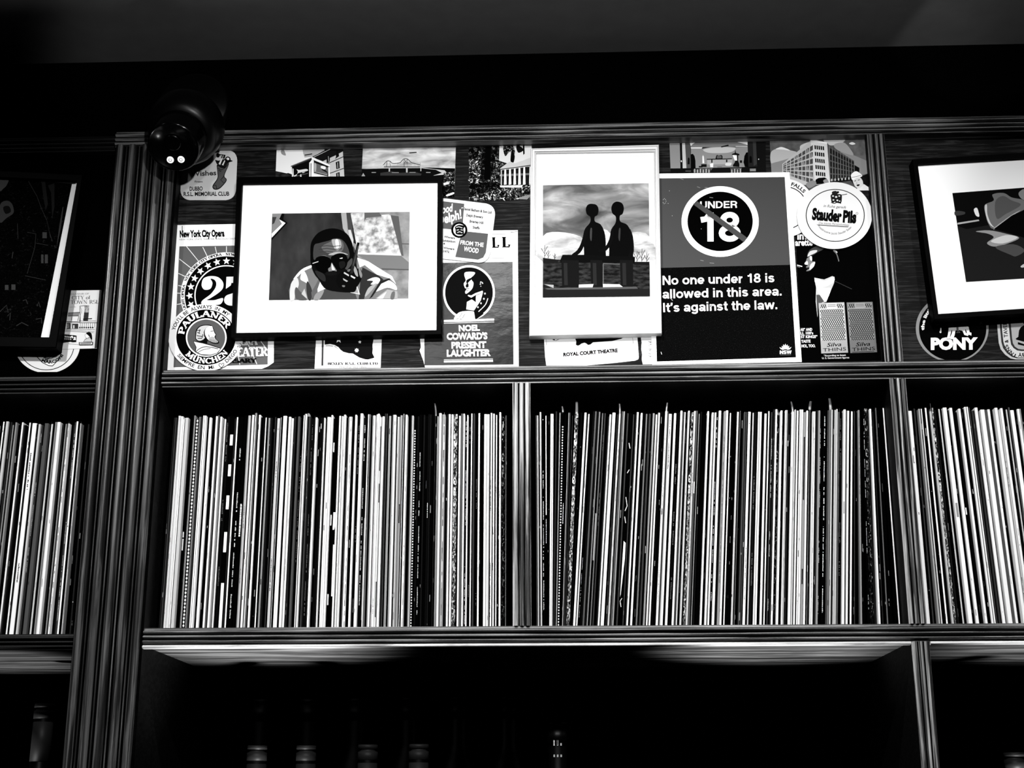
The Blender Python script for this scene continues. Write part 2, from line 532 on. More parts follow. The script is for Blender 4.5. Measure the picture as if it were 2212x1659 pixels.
class Sheet(MB):
    """a flat printed thing on the plane Y = y: its outline and, a hair in front, the inks"""

    def __init__(self, y, view=(0, 0, 1.0)):
        super().__init__()
        self.y, self.n, self.view = y, 0, view

    def px(self, p):
        ox, oy, s = self.view
        return (ox + p[0] / s, oy + p[1] / s)

    def w(self, p, off):
        q = self.px(p)
        return hit(q[0], q[1], self.y - off)

    def lay(self):
        self.n += 1
        return self.n * 2.2e-5

    def tess(self, pts, mat, off):
        vec = [Vector((p[0], p[1], 0)) for p in pts]
        n = len(self.v)
        self.v += [tuple(self.w(p, off)) for p in pts]
        i = self.mi(mat)
        for a, b, c in tessellate_polygon([vec]):
            self.f.append((n + a, n + b, n + c))
            self.m.append(i)
            self.sm.append(False)

    def base(self, pts, mat, thick=0.0006, edge=None, sm=0):
        if sm:
            pts = smooth(pts, sm)
        self.tess(pts, mat, 0.0)
        e = edge if edge is not None else mat
        n = len(pts)
        for i in range(n):
            a, b = self.w(pts[i], 0), self.w(pts[(i + 1) % n], 0)
            d = Vector((0, thick, 0))
            self.face([a, b, b + d, a + d], e)
        self.face([self.w(p, 0) + Vector((0, thick, 0)) for p in pts], e)

    def poly(self, pts, mat, sm=0, off=None):
        if sm:
            pts = smooth(pts, sm)
        self.tess(pts, mat, self.lay() if off is None else off)

    def ell(self, cx, cy, rx, ry, mat, n=48):
        self.poly([(cx + rx * math.cos(2 * PI * i / n), cy + ry * math.sin(2 * PI * i / n)) for i in range(n)], mat)

    def ring(self, cx, cy, rx, ry, qx, qy, mat, a0=0, a1=360, n=64):
        off = self.lay()
        A = [self.w(p, off) for p in arcpts(cx, cy, rx, ry, a0, a1, n)]
        B = [self.w(p, off) for p in arcpts(cx, cy, qx, qy, a0, a1, n)]
        self.grid([A, B], mat, smooth=False)

    def line(self, pts, width, mat, sm=0, off=None):
        if sm:
            pts = smooth(pts, sm, closed=False)
        off = self.lay() if off is None else off
        vs, fs = strokepoly(pts, width, width)
        self.mesh2(vs, fs, mat, off)

    def lines(self, L, width, mat):
        off = self.lay()
        for p in L:
            self.line(p, width, mat, off=off)

    def quads(self, Q, mat):
        off = self.lay()
        for q in Q:
            self.face([self.w(p, off) for p in q], mat)

    def rects(self, R, mat):
        self.quads([[(a, b), (c, b), (c, d), (a, d)] for a, b, c, d in R], mat)

    def mesh2(self, vs, fs, mat, off):
        n = len(self.v)
        self.v += [tuple(self.w(p, off)) for p in vs]
        i = self.mi(mat)
        for f in fs:
            self.f.append(tuple(n + k for k in f))
            self.m.append(i)
            self.sm.append(False)

    def text(self, body, p0, p1, h, mat, bold=0.0, face='sans', shear=0.0, **kw):
        vs, fs, W = sans(body, bold) if face == 'sans' else grot(body, **kw) if face == 'grot' else serif(body, **kw)
        dx, dy = (p1[0] - p0[0]) / W, (p1[1] - p0[1]) / W
        l = math.hypot(dx, dy)
        ux, uy = dy / l * h, -dx / l * h
        self.mesh2([(p0[0] + dx * x + ux * y + dx * W * 0 + shear * h * y, p0[1] + dy * x + uy * y) for x, y in vs], fs, mat, self.lay())

    def arc(self, body, cx, cy, rx, ry, a0, a1, h, mat, bold=0.0, face='sans', inward=False, **kw):
        """type bent round an ellipse, from angle a0 to a1 (degrees, 0 = right, 90 = down)"""
        vs, fs, W = sans(body, bold) if face == 'sans' else serif(body, **kw)
        out = []
        for x, y in vs:
            a = math.radians(a0 + (a1 - a0) * x / W)
            k = (-y if inward else y) * h
            out.append((cx + (rx + k) * math.cos(a), cy + (ry + k) * math.sin(a)))
        self.mesh2(out, fs, mat, self.lay())

    def star(self, cx, cy, r, mat, rot=0, n=5, inner=.42):
        self.poly([(cx + (r if i % 2 == 0 else r * inner) * math.sin(PI * i / n + rot), cy - (r if i % 2 == 0 else r * inner) * math.cos(PI * i / n + rot)) for i in range(2 * n)], mat)


# ---------------------------------------------------------------- the room
def X(px, py, Y=0.0):
    return hit(px, py, Y).x


def Z(px, py, Y=0.0):
    return hit(px, py, Y).z


CEIL = 2.735
mb = MB(); mb.box((-2.2, -3.6, CEIL), (2.2, 0.6, CEIL + .05), 'ceiling_paint'); struct(mb, 'ceiling')
mb = MB(); mb.box((-2.2, -3.6, -.05), (2.2, 0.6, 0.0), 'black_wall'); struct(mb, 'floor')
mb = MB(); mb.box((-2.2, 0.402, 0.0), (2.2, 0.50, CEIL), 'black_wall'); struct(mb, 'wall_back')

RAIL_B, RAIL_T = Z(1106, 303), Z(1106, 270)
MID_B, MID_T = Z(1160, 827), Z(1160, 791)
SH_B, SH_T = Z(1160, 1390), Z(1160, 1352)
XL, XR = -1.30, 1.20
PX0, PX1 = X(201, 900), X(345, 900)           # the fluted pillar
M0, M1 = X(1107.5, 1000), X(1146, 1000)       # middle upright
U0, U1 = X(1935.5, 1000), X(1971, 1000)       # second upright
H0, H1 = X(1893, 540), X(1931.5, 540)         # upright between the poster panels
L0, L1 = X(1979, 1520), X(2018.5, 1520)       # upright below the record shelf
PANEL = 0.020
BACK = 0.365

mb = MB(); mb.box((-2.2, 0.012, RAIL_T - .01), (2.2, 0.40, CEIL), 'black_wall'); struct(mb, 'wall_fascia')

case = thing('bookcase', 'dark timber built-in bookcase with reeded rails, holding the long rows of records', 'bookcase', (0, 0.2, 0.0))


def reeds(n, top=.10, bot=.08, h=.0042, steps=7):
    """cross-section across a reeded rail: (position 0..1, depth forward)"""
    P = [(0, 0), (top * .96, 0)]
    w = (1 - top - bot) / n
    for i in range(n):
        c = top + w * (i + .5)
        for k in range(steps + 1):
            u = -1 + 2 * k / steps
            P.append((c + u * w * .37, h * math.sqrt(max(0, 1 - u * u * .98))))
        P.append((top + w * (i + 1), -.0022))
    P += [(1 - bot, 0), (1, 0)]
    return P


def pillar_profile():
    P = [(0, -.004)]
    w = 1 / 4.86
    for i in range(5):
        a = i * w
        for k in range(9):
            u = -1 + 2 * k / 8
            P.append((a + w * (.36 + u * .31), .0085 * math.sqrt(max(0, 1 - u * u * .97))))
        if i < 4:
            P.append((a + w * .71, -.005))
            for k in range(5):
                u = -1 + 2 * k / 4
                P.append((a + w * (.835 + u * .09), -.002 + .003 * math.sqrt(max(0, 1 - u * u * .95))))
            P.append((a + w * .97, -.005))
    P = [(min(1, t), d) for t, d in P] + [(1, -.004)]
    return P


def moulding(name, ax, a0, a1, b0, b1, prof, y, depth, mat, side=None):
    """a reeded front running along X or Z with a plain board behind it"""
    m = MB()
    N = 12
    rows = []
    for t, d in prof:
        b = b1 + (b0 - b1) * t if ax == 'x' else b0 + (b1 - b0) * t
        r = []
        for i in range(N + 1):
            a = a0 + (a1 - a0) * i / N
            r.append((a, y - d, b) if ax == 'x' else (b, y - d, a))
        rows.append(r)
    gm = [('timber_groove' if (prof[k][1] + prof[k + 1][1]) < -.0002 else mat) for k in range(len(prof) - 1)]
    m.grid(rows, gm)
    s = side or mat
    if ax == 'x':
        lo, hi = (a0, y, b0), (a1, y + depth, b1)
    else:
        lo, hi = (b0, y, a0), (b1, y + depth, a1)
    x0, y0, z0 = lo
    x1, y1, z1 = hi
    P = [(x0, y0, z0), (x1, y0, z0), (x1, y1, z0), (x0, y1, z0), (x0, y0, z1), (x1, y0, z1), (x1, y1, z1), (x0, y1, z1)]
    for q in ((1, 2, 6, 5), (2, 3, 7, 6), (3, 0, 4, 7), (4, 5, 6, 7), (3, 2, 1, 0)):
        m.face([P[i] for i in q], s)
    return part(m, name, case)


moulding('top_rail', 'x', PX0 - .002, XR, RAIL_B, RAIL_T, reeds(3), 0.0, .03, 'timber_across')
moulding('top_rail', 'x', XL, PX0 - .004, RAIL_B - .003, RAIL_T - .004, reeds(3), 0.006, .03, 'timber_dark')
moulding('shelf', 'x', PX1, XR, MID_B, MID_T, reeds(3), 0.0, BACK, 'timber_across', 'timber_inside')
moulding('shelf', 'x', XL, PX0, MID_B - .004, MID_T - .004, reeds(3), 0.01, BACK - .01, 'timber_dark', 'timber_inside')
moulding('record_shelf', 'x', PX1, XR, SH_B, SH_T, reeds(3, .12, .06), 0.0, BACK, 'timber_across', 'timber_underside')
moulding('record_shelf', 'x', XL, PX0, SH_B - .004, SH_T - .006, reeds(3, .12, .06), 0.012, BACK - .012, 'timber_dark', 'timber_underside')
mb = MB()
for a, b in ((PX1, L0 - .001), (L1 + .001, XR)):
    n = 10
    mb.grid([[(x, -.0005 - .0030 * math.sin(PI * k / n), SH_B - .0022 + .0022 * math.cos(PI * k / n)) for x in (a, b)] for k in range(n + 1)], 'timber_bead')
    mb.box((a, 0.0, SH_B - .0044), (b, .006, SH_B), 'timber_bead')
part(mb, 'bead_strip', case)
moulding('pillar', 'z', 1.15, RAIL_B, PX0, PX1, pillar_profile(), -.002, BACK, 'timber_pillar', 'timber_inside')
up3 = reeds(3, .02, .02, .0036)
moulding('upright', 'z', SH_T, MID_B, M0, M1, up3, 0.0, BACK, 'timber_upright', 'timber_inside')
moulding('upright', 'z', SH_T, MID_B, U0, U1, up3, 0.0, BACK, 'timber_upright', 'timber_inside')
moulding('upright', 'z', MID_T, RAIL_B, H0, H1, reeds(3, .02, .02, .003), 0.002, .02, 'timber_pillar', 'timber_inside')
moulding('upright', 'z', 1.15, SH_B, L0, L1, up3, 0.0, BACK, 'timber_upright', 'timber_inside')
for a, b in ((PX1, H0), (H1, XR)):
    mb = MB(); mb.box((a, PANEL, MID_T), (b, PANEL + .012, RAIL_B + .002), 'timber_panel'); part(mb, 'poster_panel', case)
mb = MB(); mb.box((XL, PANEL, MID_T - .004), (PX0, PANEL + .012, RAIL_B), 'black_stain'); part(mb, 'poster_panel', case)
mb = MB(); mb.box((XL, BACK + .001, 1.15), (XR, BACK + .012, MID_B), 'black_wall'); part(mb, 'back_panel', case)
# the lower shelf where the bottles stand, with a riser for the back row
BS = 1.40
mb = MB()
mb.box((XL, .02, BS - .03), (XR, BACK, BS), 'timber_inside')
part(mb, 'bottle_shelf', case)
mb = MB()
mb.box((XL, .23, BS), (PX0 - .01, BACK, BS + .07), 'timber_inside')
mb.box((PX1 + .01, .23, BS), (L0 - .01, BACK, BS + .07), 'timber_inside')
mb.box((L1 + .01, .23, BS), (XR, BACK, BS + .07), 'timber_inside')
part(mb, 'bottle_riser', case)


# ---------------------------------------------------------------- pictures in frames
def framed(name, label, face_y, outer, inner, mount_v, frame_mat, prof, back=PANEL):
    """four mitred bars between two outlines (pixels of the photograph), a mount board behind them"""
    cx = sum(p[0] for p in outer) / 4
    cy = sum(p[1] for p in outer) / 4
    c = hit(cx, cy, face_y)
    root = thing(name, label, 'picture frame', (c.x, back, c.z), 'framed pictures hung over the poster panels')
    O = [hit(p[0], p[1], face_y) for p in outer]
    I = [hit(p[0], p[1], face_y) for p in inner]
    m = MB()
    rows = []
    for t, y in [(0, back - .0005 - face_y)] + list(prof) + [(1, .009)]:
        rows.append([Vector((o.x + (i.x - o.x) * t, face_y + y, o.z + (i.z - o.z) * t)) for o, i in zip(O, I)])
    for a in range(len(rows) - 1):
        for b in range(4):
            d = (b + 1) % 4
            m.face([rows[a][b], rows[a][d], rows[a + 1][d], rows[a + 1][b]], frame_mat)
    part(m, 'frame', root)
    m = MB()
    ym = face_y + .0075
    e = [hit(p[0], p[1], face_y) for p in inner]
    cc = sum(e, Vector()) / 4
    e = [cc + (p - cc) * 1.012 for p in e]
    m.face([(p.x, ym, p.z) for p in e], mount_v)
    m.face([(p.x, ym + .003, p.z) for p in reversed(e)], mount_v)
    for k in range(4):
        p, q = e[k], e[(k + 1) % 4]
        m.face([(p.x, ym, p.z), (p.x, ym + .003, p.z), (q.x, ym + .003, q.z), (q.x, ym, q.z)], mount_v)
    part(m, 'mount', root)
    return root, ym


BLACKPROF = [(0, .002), (.06, 0), (.9, 0), (.97, .002)]
WHITEPROF = [(0, .004), (.05, .0015), (.12, .0006), (.30, .0), (.34, .0016), (.40, .0006), (.72, .001), (.78, .004), (.86, .0045), (.9, .003), (.97, .004)]

# the big landscape frame: a man in dark glasses, hand at his mouth
root, ym = framed('picture_frame', 'wide black frame with a photograph of a man in dark glasses holding a cigar', 0.0,
                  [(512, 381.5), (956, 379), (953.5, 722), (498.5, 729.5)], [(523, 396), (944.5, 391), (942, 712), (508.5, 718)], 250, 'black_lacquer', BLACKPROF)
s = Sheet(ym - .0004, (560, 420, 6.144))
P, E, L = s.poly, s.ell, s.line
s.base([(172, 255), (1998, 230), (1980, 1380), (127, 1403)], 'grey_backdrop', .0003)
P([(1085, 243), (1998, 230), (1980, 1380), (1500, 1386), (1300, 800), (1200, 560), (1110, 440)], 'board_backdrop')
P([(1085, 243), (1155, 242), (1172, 500), (1215, 640), (1110, 450)], 175)
P([(1155, 242), (1222, 242), (1275, 650), (1240, 640), (1180, 480)], 78)
P([(1180, 470), (1215, 470), (1250, 600), (1245, 720), (1200, 600)], 200)
P([(1222, 300), (1248, 300), (1285, 660), (1258, 645)], 34)
s.quads([[(1875, 648), (1988, 652), (1988, 664), (1875, 660)], [(1610, 980), (1984, 992), (1984, 1006), (1640, 1000)]], 92)
P([(1300, 800), (1880, 815), (1984, 900), (1984, 992), (1600, 980)], 128)
P([(1745, 275), (1850, 290), (1915, 815), (1885, 812)], 100)
P([(1212, 250), (1395, 243), (1395, 300), (1720, 262), (1742, 275), (1885, 810), (1312, 790), (1255, 480)], 'poster_mottle')
P([(1312, 770), (1880, 792), (1885, 812), (1310, 792)], 232)
P([(1395, 243), (1592, 241), (1628, 290), (1420, 312), (1396, 358)], 105)
P([(172, 255), (300, 252), (265, 330), (350, 378), (165, 575)], 150)
P([(172, 300), (230, 300), (200, 380), (172, 400)], 70)
P([(265, 330), (350, 378), (165, 575), (165, 520), (300, 390)], 236)
P([(300, 252), (335, 252), (318, 330), (375, 378), (165, 606), (165, 575), (350, 380), (265, 330)], 14)
P([(695, 940), (560, 1000), (450, 1130), (395, 1270), (405, 1398), (900, 1394), (890, 1250), (800, 1090), (720, 960)], 128)
P([(695, 938), (560, 998), (455, 1120), (500, 1100), (585, 1022), (700, 965)], 250, 4)
P([(570, 1020), (600, 1020), (640, 1100), (650, 1180), (600, 1160), (545, 1120)], 225, 4)
P([(420, 1190), (500, 1105), (525, 1200), (480, 1300), (465, 1396), (408, 1396)], 205, 4)
P([(640, 1150), (700, 1270), (690, 1392), (650, 1392), (625, 1250)], 60, 4)
P([(490, 1230), (545, 1290), (640, 1392), (500, 1394), (470, 1300)], 92, 4)
P([(600, 1250), (640, 1392), (560, 1320)], 190)
P([(800, 1095), (885, 1240), (770, 1300), (700, 1390), (690, 1300), (760, 1180)], 105)
P([(815, 1140), (886, 1245), (776, 1300), (772, 1260)], 222)
P([(776, 1300), (900, 1250), (1250, 1290), (1330, 1388), (690, 1394)], 78)
P([(760, 1310), (860, 1270), (800, 1390), (720, 1392)], 150, 4)
P([(1300, 840), (1450, 890), (1600, 1000), (1750, 1080), (1812, 1180), (1842, 1382), (1300, 1388), (1250, 1250), (1290, 1000)], 128)
P([(1300, 840), (1450, 890), (1620, 1000), (1762, 1085), (1815, 1190), (1740, 1118), (1560, 1062), (1400, 937), (1335, 968)], 253)
P([(1370, 968), (1590, 1082), (1650, 1130), (1520, 1210), (1410, 1330), (1390, 1388), (1320, 1388), (1330, 1290), (1345, 1100)], 50)
P([(1430, 1140), (1530, 1098), (1600, 1118), (1585, 1180), (1480, 1195), (1510, 1150)], 210, 4)
P([(1450, 1240), (1560, 1180), (1480, 1290), (1400, 1360)], 170, 4)
P([(1690, 1135), (1800, 1190), (1822, 1270), (1700, 1236), (1545, 1290), (1610, 1190)], 240, 4)
P([(1540, 1384), (1700, 1262), (1832, 1284), (1838, 1382)], 172)
P([(1560, 1384), (1690, 1290), (1640, 1384)], 232)
P([(1600, 1150), (1730, 1112), (1742, 1128), (1620, 1185), (1500, 1360), (1460, 1384), (1560, 1220)], 38)
P([(1760, 1300), (1800, 1290), (1790, 1382), (1740, 1382)], 110, 3)
P([(1300, 1215), (1338, 1330), (1208, 1302)], 214)
P([(1298, 1240), (1320, 1315), (1235, 1300)], 158)
P([(700, 960), (680, 780), (690, 640), (760, 530), (860, 470), (980, 450), (1090, 475), (1180, 540), (1235, 650), (1255, 760), (1285, 800), (1240, 900), (1100, 1000), (850, 1050)], 9, 4)
P([(722, 860), (728, 680), (800, 645), (930, 612), (990, 585), (1080, 592), (1150, 655), (1197, 775), (1170, 860), (1000, 870), (800, 850)], 70, 4)
P([(830, 690), (950, 625), (1000, 592), (1080, 602), (1120, 670), (1100, 750), (1000, 790), (870, 760)], 108, 4)
P([(960, 612), (1000, 594), (1070, 604), (1090, 680), (1050, 740), (1000, 720)], 172, 4)
P([(1010, 610), (1045, 600), (1060, 690), (1025, 720)], 226, 4)
s.lines([[(800, 690), (900, 680), (990, 690), (1080, 680)], [(790, 730), (900, 715), (1000, 730), (1100, 720)], [(800, 765), (900, 755), (980, 765)]], 9, 62)
P([(915, 800), (1020, 762), (1110, 770), (1180, 800), (1090, 795), (1000, 806)], 172, 4)
P([(790, 830), (850, 808), (905, 822), (850, 825)], 120, 4)
P([(700, 950), (850, 1050), (1000, 990), (1150, 980), (1260, 900), (1300, 1000), (1290, 1250), (1200, 1300), (900, 1262), (790, 1130), (730, 1050)], 14, 4)
P([(745, 1010), (860, 1060), (880, 1150), (830, 1140), (770, 1080)], 44, 4)
P([(1140, 950), (1200, 870), (1235, 850), (1225, 930), (1160, 1000)], 78, 4)
P([(750, 850), (830, 815), (910, 832), (955, 880), (930, 1000), (880, 1042), (790, 1020), (745, 940)], 4, 4)
P([(955, 830), (1040, 785), (1130, 790), (1172, 850), (1160, 950), (1110, 995), (1030, 985), (965, 900)], 6, 4)
P([(1060, 900), (1130, 890), (1140, 950), (1080, 985)], 26, 4)
P([(1066, 846), (1106, 838), (1106, 850), (1070, 854)], 240)
L([(708, 916), (785, 890)], 10, 205)
P([(960, 905), (985, 940), (1030, 1018), (980, 1010), (930, 1030), (915, 985), (945, 960)], 130, 4)
P([(962, 915), (985, 960), (1005, 1000), (965, 1000)], 212, 4)
P([(890, 1030), (1000, 1020), (1030, 1060), (960, 1080), (890, 1070)], 20, 4)
P([(1130, 1020), (1250, 995), (1345, 990), (1362, 1100), (1300, 1220), (1200, 1290), (1080, 1250), (1020, 1150), (1050, 1060)], 11, 4)
P([(1128, 1028), (1190, 1066), (1188, 1088), (1120, 1046)], 196)
P([(1215, 1070), (1278, 1104), (1265, 1122), (1215, 1092)], 205)
P([(1110, 1110), (1178, 1150), (1160, 1162), (1118, 1136)], 178)
P([(1258, 945), (1295, 1000), (1312, 1088), (1278, 1070), (1255, 1010)], 160, 4)
P([(1320, 950), (1366, 1060), (1352, 1110), (1325, 1050)], 138, 4)
P([(1170, 1000), (1210, 990), (1200, 1020), (1175, 1025)], 110, 3)
P([(1100, 1205), (1140, 1210), (1130, 1230), (1105, 1225)], 120, 3)
P([(1300, 640), (1330, 646), (1302, 790), (1242, 1048), (1206, 1052), (1230, 930)], 40)
P([(1312, 680), (1320, 682), (1290, 800), (1250, 960), (1240, 940), (1280, 800)], 80)
P([(1302, 635), (1331, 642), (1324, 682), (1298, 680)], 10)
part(s, 'photograph', root)

# the upright white frame (a plain stand-in picture: two seated figures against clouds)
root, ym = framed('picture_frame', 'upright white frame with a picture of two dark seated figures against clouds', 0.002,
                  [(1146, 319.5), (1423.6, 311), (1430, 720), (1143, 725.5)], [(1158, 328.5), (1413.5, 325), (1418, 711.5), (1155, 716)], 236, 'white_frame_paint', WHITEPROF)
s = Sheet(ym - .0004, (1100, 290, 3.129))
P, E, L = s.poly, s.ell, s.line
s.base([(228, 345), (943, 331), (952, 1095), (226, 1103)], 'cloud_sky', .0003)
P([(228, 690), (330, 660), (480, 690), (560, 760), (640, 640), (720, 700), (840, 660), (946, 690), (948, 880), (226, 860)], 'pale_sky', 3)
P([(232, 850), (300, 846), (500, 852), (948, 876), (951, 1095), (226, 1103)], 'ground_print')
for bx, by, k in ((238, 840, 1), (262, 845, .7), (305, 850, .5), (862, 870, .9), (895, 872, 1.1), (928, 872, .8)):
    s.lines([[(bx, by + 20), (bx + 3, by - 90 * k)], [(bx + 2, by - 30 * k), (bx - 22 * k, by - 70 * k)], [(bx + 2, by - 45 * k), (bx + 20 * k, by - 82 * k)], [(bx + 1, by - 15 * k), (bx + 24 * k, by - 50 * k)]], 3.2, 40)
P([(228, 835), (330, 848), (330, 870), (228, 870)], 30)
P([(840, 862), (948, 862), (948, 885), (840, 880)], 26)
# left figure
P([(555, 470), (590, 478), (604, 510), (596, 545), (578, 558), (580, 590), (620, 612), (648, 680), (652, 780), (640, 850), (520, 850), (505, 770), (498, 700), (512, 640), (545, 598), (548, 560), (525, 540), (518, 505), (530, 478)], 12, 4)
P([(512, 640), (535, 640), (510, 740), (480, 800), (430, 830), (424, 812), (462, 780), (490, 720)], 14, 3)
# right figure
P([(728, 455), (762, 466), (775, 500), (766, 538), (748, 552), (752, 590), (800, 615), (832, 690), (838, 790), (820, 860), (690, 860), (676, 790), (680, 700), (692, 640), (718, 600), (720, 556), (698, 535), (690, 500), (702, 468)], 11, 4)
P([(812, 640), (836, 690), (842, 790), (820, 850), (800, 840), (818, 770)], 14, 3)
P([(690, 640), (708, 650), (690, 740), (650, 790), (610, 800), (606, 784), (648, 760), (676, 710)], 14, 3)
P([(548, 640), (560, 640), (556, 720), (546, 700)], 70, 3)
P([(742, 640), (752, 640), (748, 720), (738, 700)], 62, 3)
# bench and legs
P([(345, 850), (360, 815), (520, 815), (640, 822), (850, 828), (848, 872), (628, 866), (345, 868)], 14, 0)
for a, b in ((352, 470), (548, 628), (748, 836)):
    P([(a, 850), (b, 852), (b + 2, 1034), (a + 6, 1032)], 24)
    P([(a + 16, 870), (a + 40, 870), (a + 44, 1020), (a + 20, 1020)], 44)
P([(634, 872), (748, 876), (748, 880), (638, 877), (638, 1020), (632, 1020)], 120)
P([(236, 1014), (300, 1018), (300, 1040)], 170)
P([(470, 1016), (570, 1012), (560, 1046), (470, 1044)], 205)
P([(634, 1012), (745, 1014), (770, 1034), (634, 1040)], 228)
P([(240, 1040), (860, 1030), (870, 1044), (470, 1052), (260, 1050)], 90)
P([(228, 1052), (950, 1044), (951, 1095), (226, 1103)], 34)
part(s, 'photograph', root)

# the crooked frame beyond the upright
root, ym = framed('picture_frame', 'crooked black frame beyond the far upright with a dark blurred photograph', -0.004,
                  [(1971, 344), (2330, 322), (2378, 667), (2018, 690)], [(1983.5, 354.5), (2318, 333.5), (2362, 656), (2028, 677)], 250, 'black_lacquer', BLACKPROF)
s = Sheet(ym - .0004, (1860, 280, 3.071))
P = s.poly
s.base([(606, 421), (1250, 372), (1340, 972), (697, 1010)], 16, .0003)
P([(700, 660), (1250, 560), (1340, 972), (697, 1010), (640, 640)], 36)
P([(820, 500), (880, 470), (872, 430), (945, 420), (1000, 450), (1080, 470), (1085, 530), (1000, 570), (885, 656), (845, 625), (825, 560)], 128, 4)
P([(890, 480), (940, 440), (1000, 470), (1060, 500), (960, 560), (900, 590)], 100, 4)
P([(822, 505), (835, 500), (838, 560), (860, 620), (885, 650), (850, 625), (826, 560)], 215, 4)
P([(885, 650), (1000, 565), (1060, 535), (1000, 575), (900, 655)], 190, 3)
P([(880, 660), (1000, 570), (1085, 530), (1200, 520), (1200, 760), (1060, 710), (960, 680)], 8, 0)
P([(1045, 420), (1085, 395), (1090, 465), (1060, 455)], 150, 4)
P([(640, 618), (780, 596), (785, 606), (640, 630)], 190)
P([(748, 530), (770, 520), (785, 575), (762, 570)], 235, 3)
P([(625, 540), (685, 545), (685, 562), (628, 570)], 70, 3)
P([(760, 676), (850, 668), (960, 690), (1050, 718), (960, 760), (880, 776), (835, 752), (880, 715), (840, 690)], 165, 4)
P([(860, 740), (960, 700), (1040, 716), (940, 755)], 214, 4)
P([(890, 780), (1010, 760), (1085, 800), (1030, 840), (990, 830)], 88, 4)
P([(1060, 905), (1085, 890), (1090, 910), (1065, 915)], 200, 3)
part(s, 'photograph', root)

# the dark frame left of the pillar
root, ym = framed('picture_frame', 'dark frame left of the fluted pillar with a murky picture', -0.006,
                  [(-230, 357), (178, 377.5), (121, 751), (-310, 744)], [(-215, 374), (165.5, 391), (104.5, 727), (-285, 722)], 236, 'black_lacquer', BLACKPROF)
s = Sheet(ym - .0004, (0, 370, 4.255))
P = s.poly
s.base([(-900, 40), (695, 92), (690, 116), (660, 116), (372, 1540), (-1000, 1530)], 'dark_print', .0003)
P([(110, 64), (698, 92), (697, 114), (110, 76)], 62)
P([(380, 90), (415, 92), (440, 300), (420, 360), (400, 250)], 34)
P([(440, 130), (500, 110), (500, 330), (480, 430), (470, 200)], 34)
P([(575, 330), (584, 325), (560, 520), (520, 700), (545, 500)], 62)
P([(0, 75), (80, 66), (60, 130), (30, 160), (0, 180)], 78, 4)
P([(0, 310), (60, 270), (110, 300), (125, 380), (60, 430), (0, 470)], 64, 4)
P([(30, 330), (80, 320), (100, 370), (50, 390)], 20, 4)
s.lines([[(262, 92), (300, 160), (340, 230), (380, 340), (430, 450), (455, 560), (480, 640)], [(430, 450), (465, 610)], [(160, 480), (165, 620)], [(250, 560), (330, 575), (320, 700), (250, 940)], [(330, 660), (440, 680)], [(230, 960), (420, 1000)]], 5, 52)
s.rects([(378, 765, 400, 845), (412, 765, 440, 845), (45, 1045, 78, 1090), (105, 1040, 142, 1090), (390, 560, 430, 615)], 70)
s.lines([[(210, 1190), (240, 1180), (255, 1220)], [(70, 1330), (95, 1300), (90, 1370)], [(0, 1290), (60, 1230), (75, 1300)], [(340, 1240), (355, 1200), (370, 1250)], [(330, 1360), (380, 1350), (385, 1400)], [(150, 1420), (200, 1390), (260, 1420)], [(120, 740), (110, 800)]], 7, 58)
part(s, 'photograph', root)

# ---------------------------------------------------------------- papers, coasters and cards pinned to the panels
PY = PANEL - .0004


def pinned(s, name, label, cat, group='prints and coasters pinned to the poster panels'):
    o = s.build(name, origin=hit(*s.px(s.anchor), s.y) if hasattr(s, 'anchor') else None)
    return tag(o, label, cat, group)


def sheet(y, view, outline, mat, thick=.0006, edge=None, sm=0):
    s = Sheet(y, view)
    s.base(outline, mat, thick, edge, sm)
    xs = [p[0] for p in outline]
    ys = [p[1] for p in outline]
    s.anchor = (sum(xs) / len(xs), sum(ys) / len(ys))
    return s


def circ(cx, cy, rx, ry, n=64):
    return [(cx + rx * math.cos(2 * PI * i / n), cy + ry * math.sin(2 * PI * i / n)) for i in range(n)]


def rquad(c, r, n=6):
    """a quad with rounded corners"""
    out = []
    for i in range(4):
        p, q, t = Vector(c[i]), Vector(c[i - 1]), Vector(c[(i + 1) % 4])
        a = p + (q - p).normalized() * r
        b = p + (t - p).normalized() * r
        for k in range(n + 1):
            u = k / n
            v = a * (1 - u) ** 2 + p * (2 * u * (1 - u)) + b * u * u
            v = v * .82 + (a * (1 - u) + b * u) * .18 if 0 < u < 1 else v
            out.append((v.x, v.y))
    return out


# --- UNDER 18 sign
s = sheet(PY - .0045, (0, 0, 1), [(1397, 375.2), (1705.6, 372), (1732, 782), (1409, 787.8)], 250, .002)
s.poly([(1407, 385.5), (1695, 382.4), (1707, 572), (1413, 579)], 84)
s.poly([(1413, 579), (1707, 572), (1719.4, 772), (1419, 781)], 'sign_black')
s.view = (1400, 290, 4.2538)
s.ell(662, 802, 355, 325, 252, 72)
s.ell(662, 801, 300, 273, 3, 72)
s.text('UNDER', (474, 682), (824, 676), 64, 250, face='grot', pen=.17)
s.text('18', (450, 986), (862, 984), 268, 250, face='grot', pen=.195)
s.poly([(412, 642), (452, 616), (912, 952), (880, 992)], 84)
s.text('No one under 18 is', (128, 1385), (1166, 1359), 84, 252, face='grot', pen=.165)
s.text('allowed in this area.', (130, 1510), (1236, 1481), 84, 252, face='grot', pen=.165)
s.text("It\u2019s against the law.", (132, 1635), (1196, 1606), 84, 252, face='grot', pen=.165)
s.lines([[(290, 404), (325, 418)], [(450, 482), (478, 492)], [(565, 580), (597, 584)], [(565, 1182), (606, 1186)], [(480, 1158), (510, 1163)], [(520, 490), (545, 490)]], 5, 150)
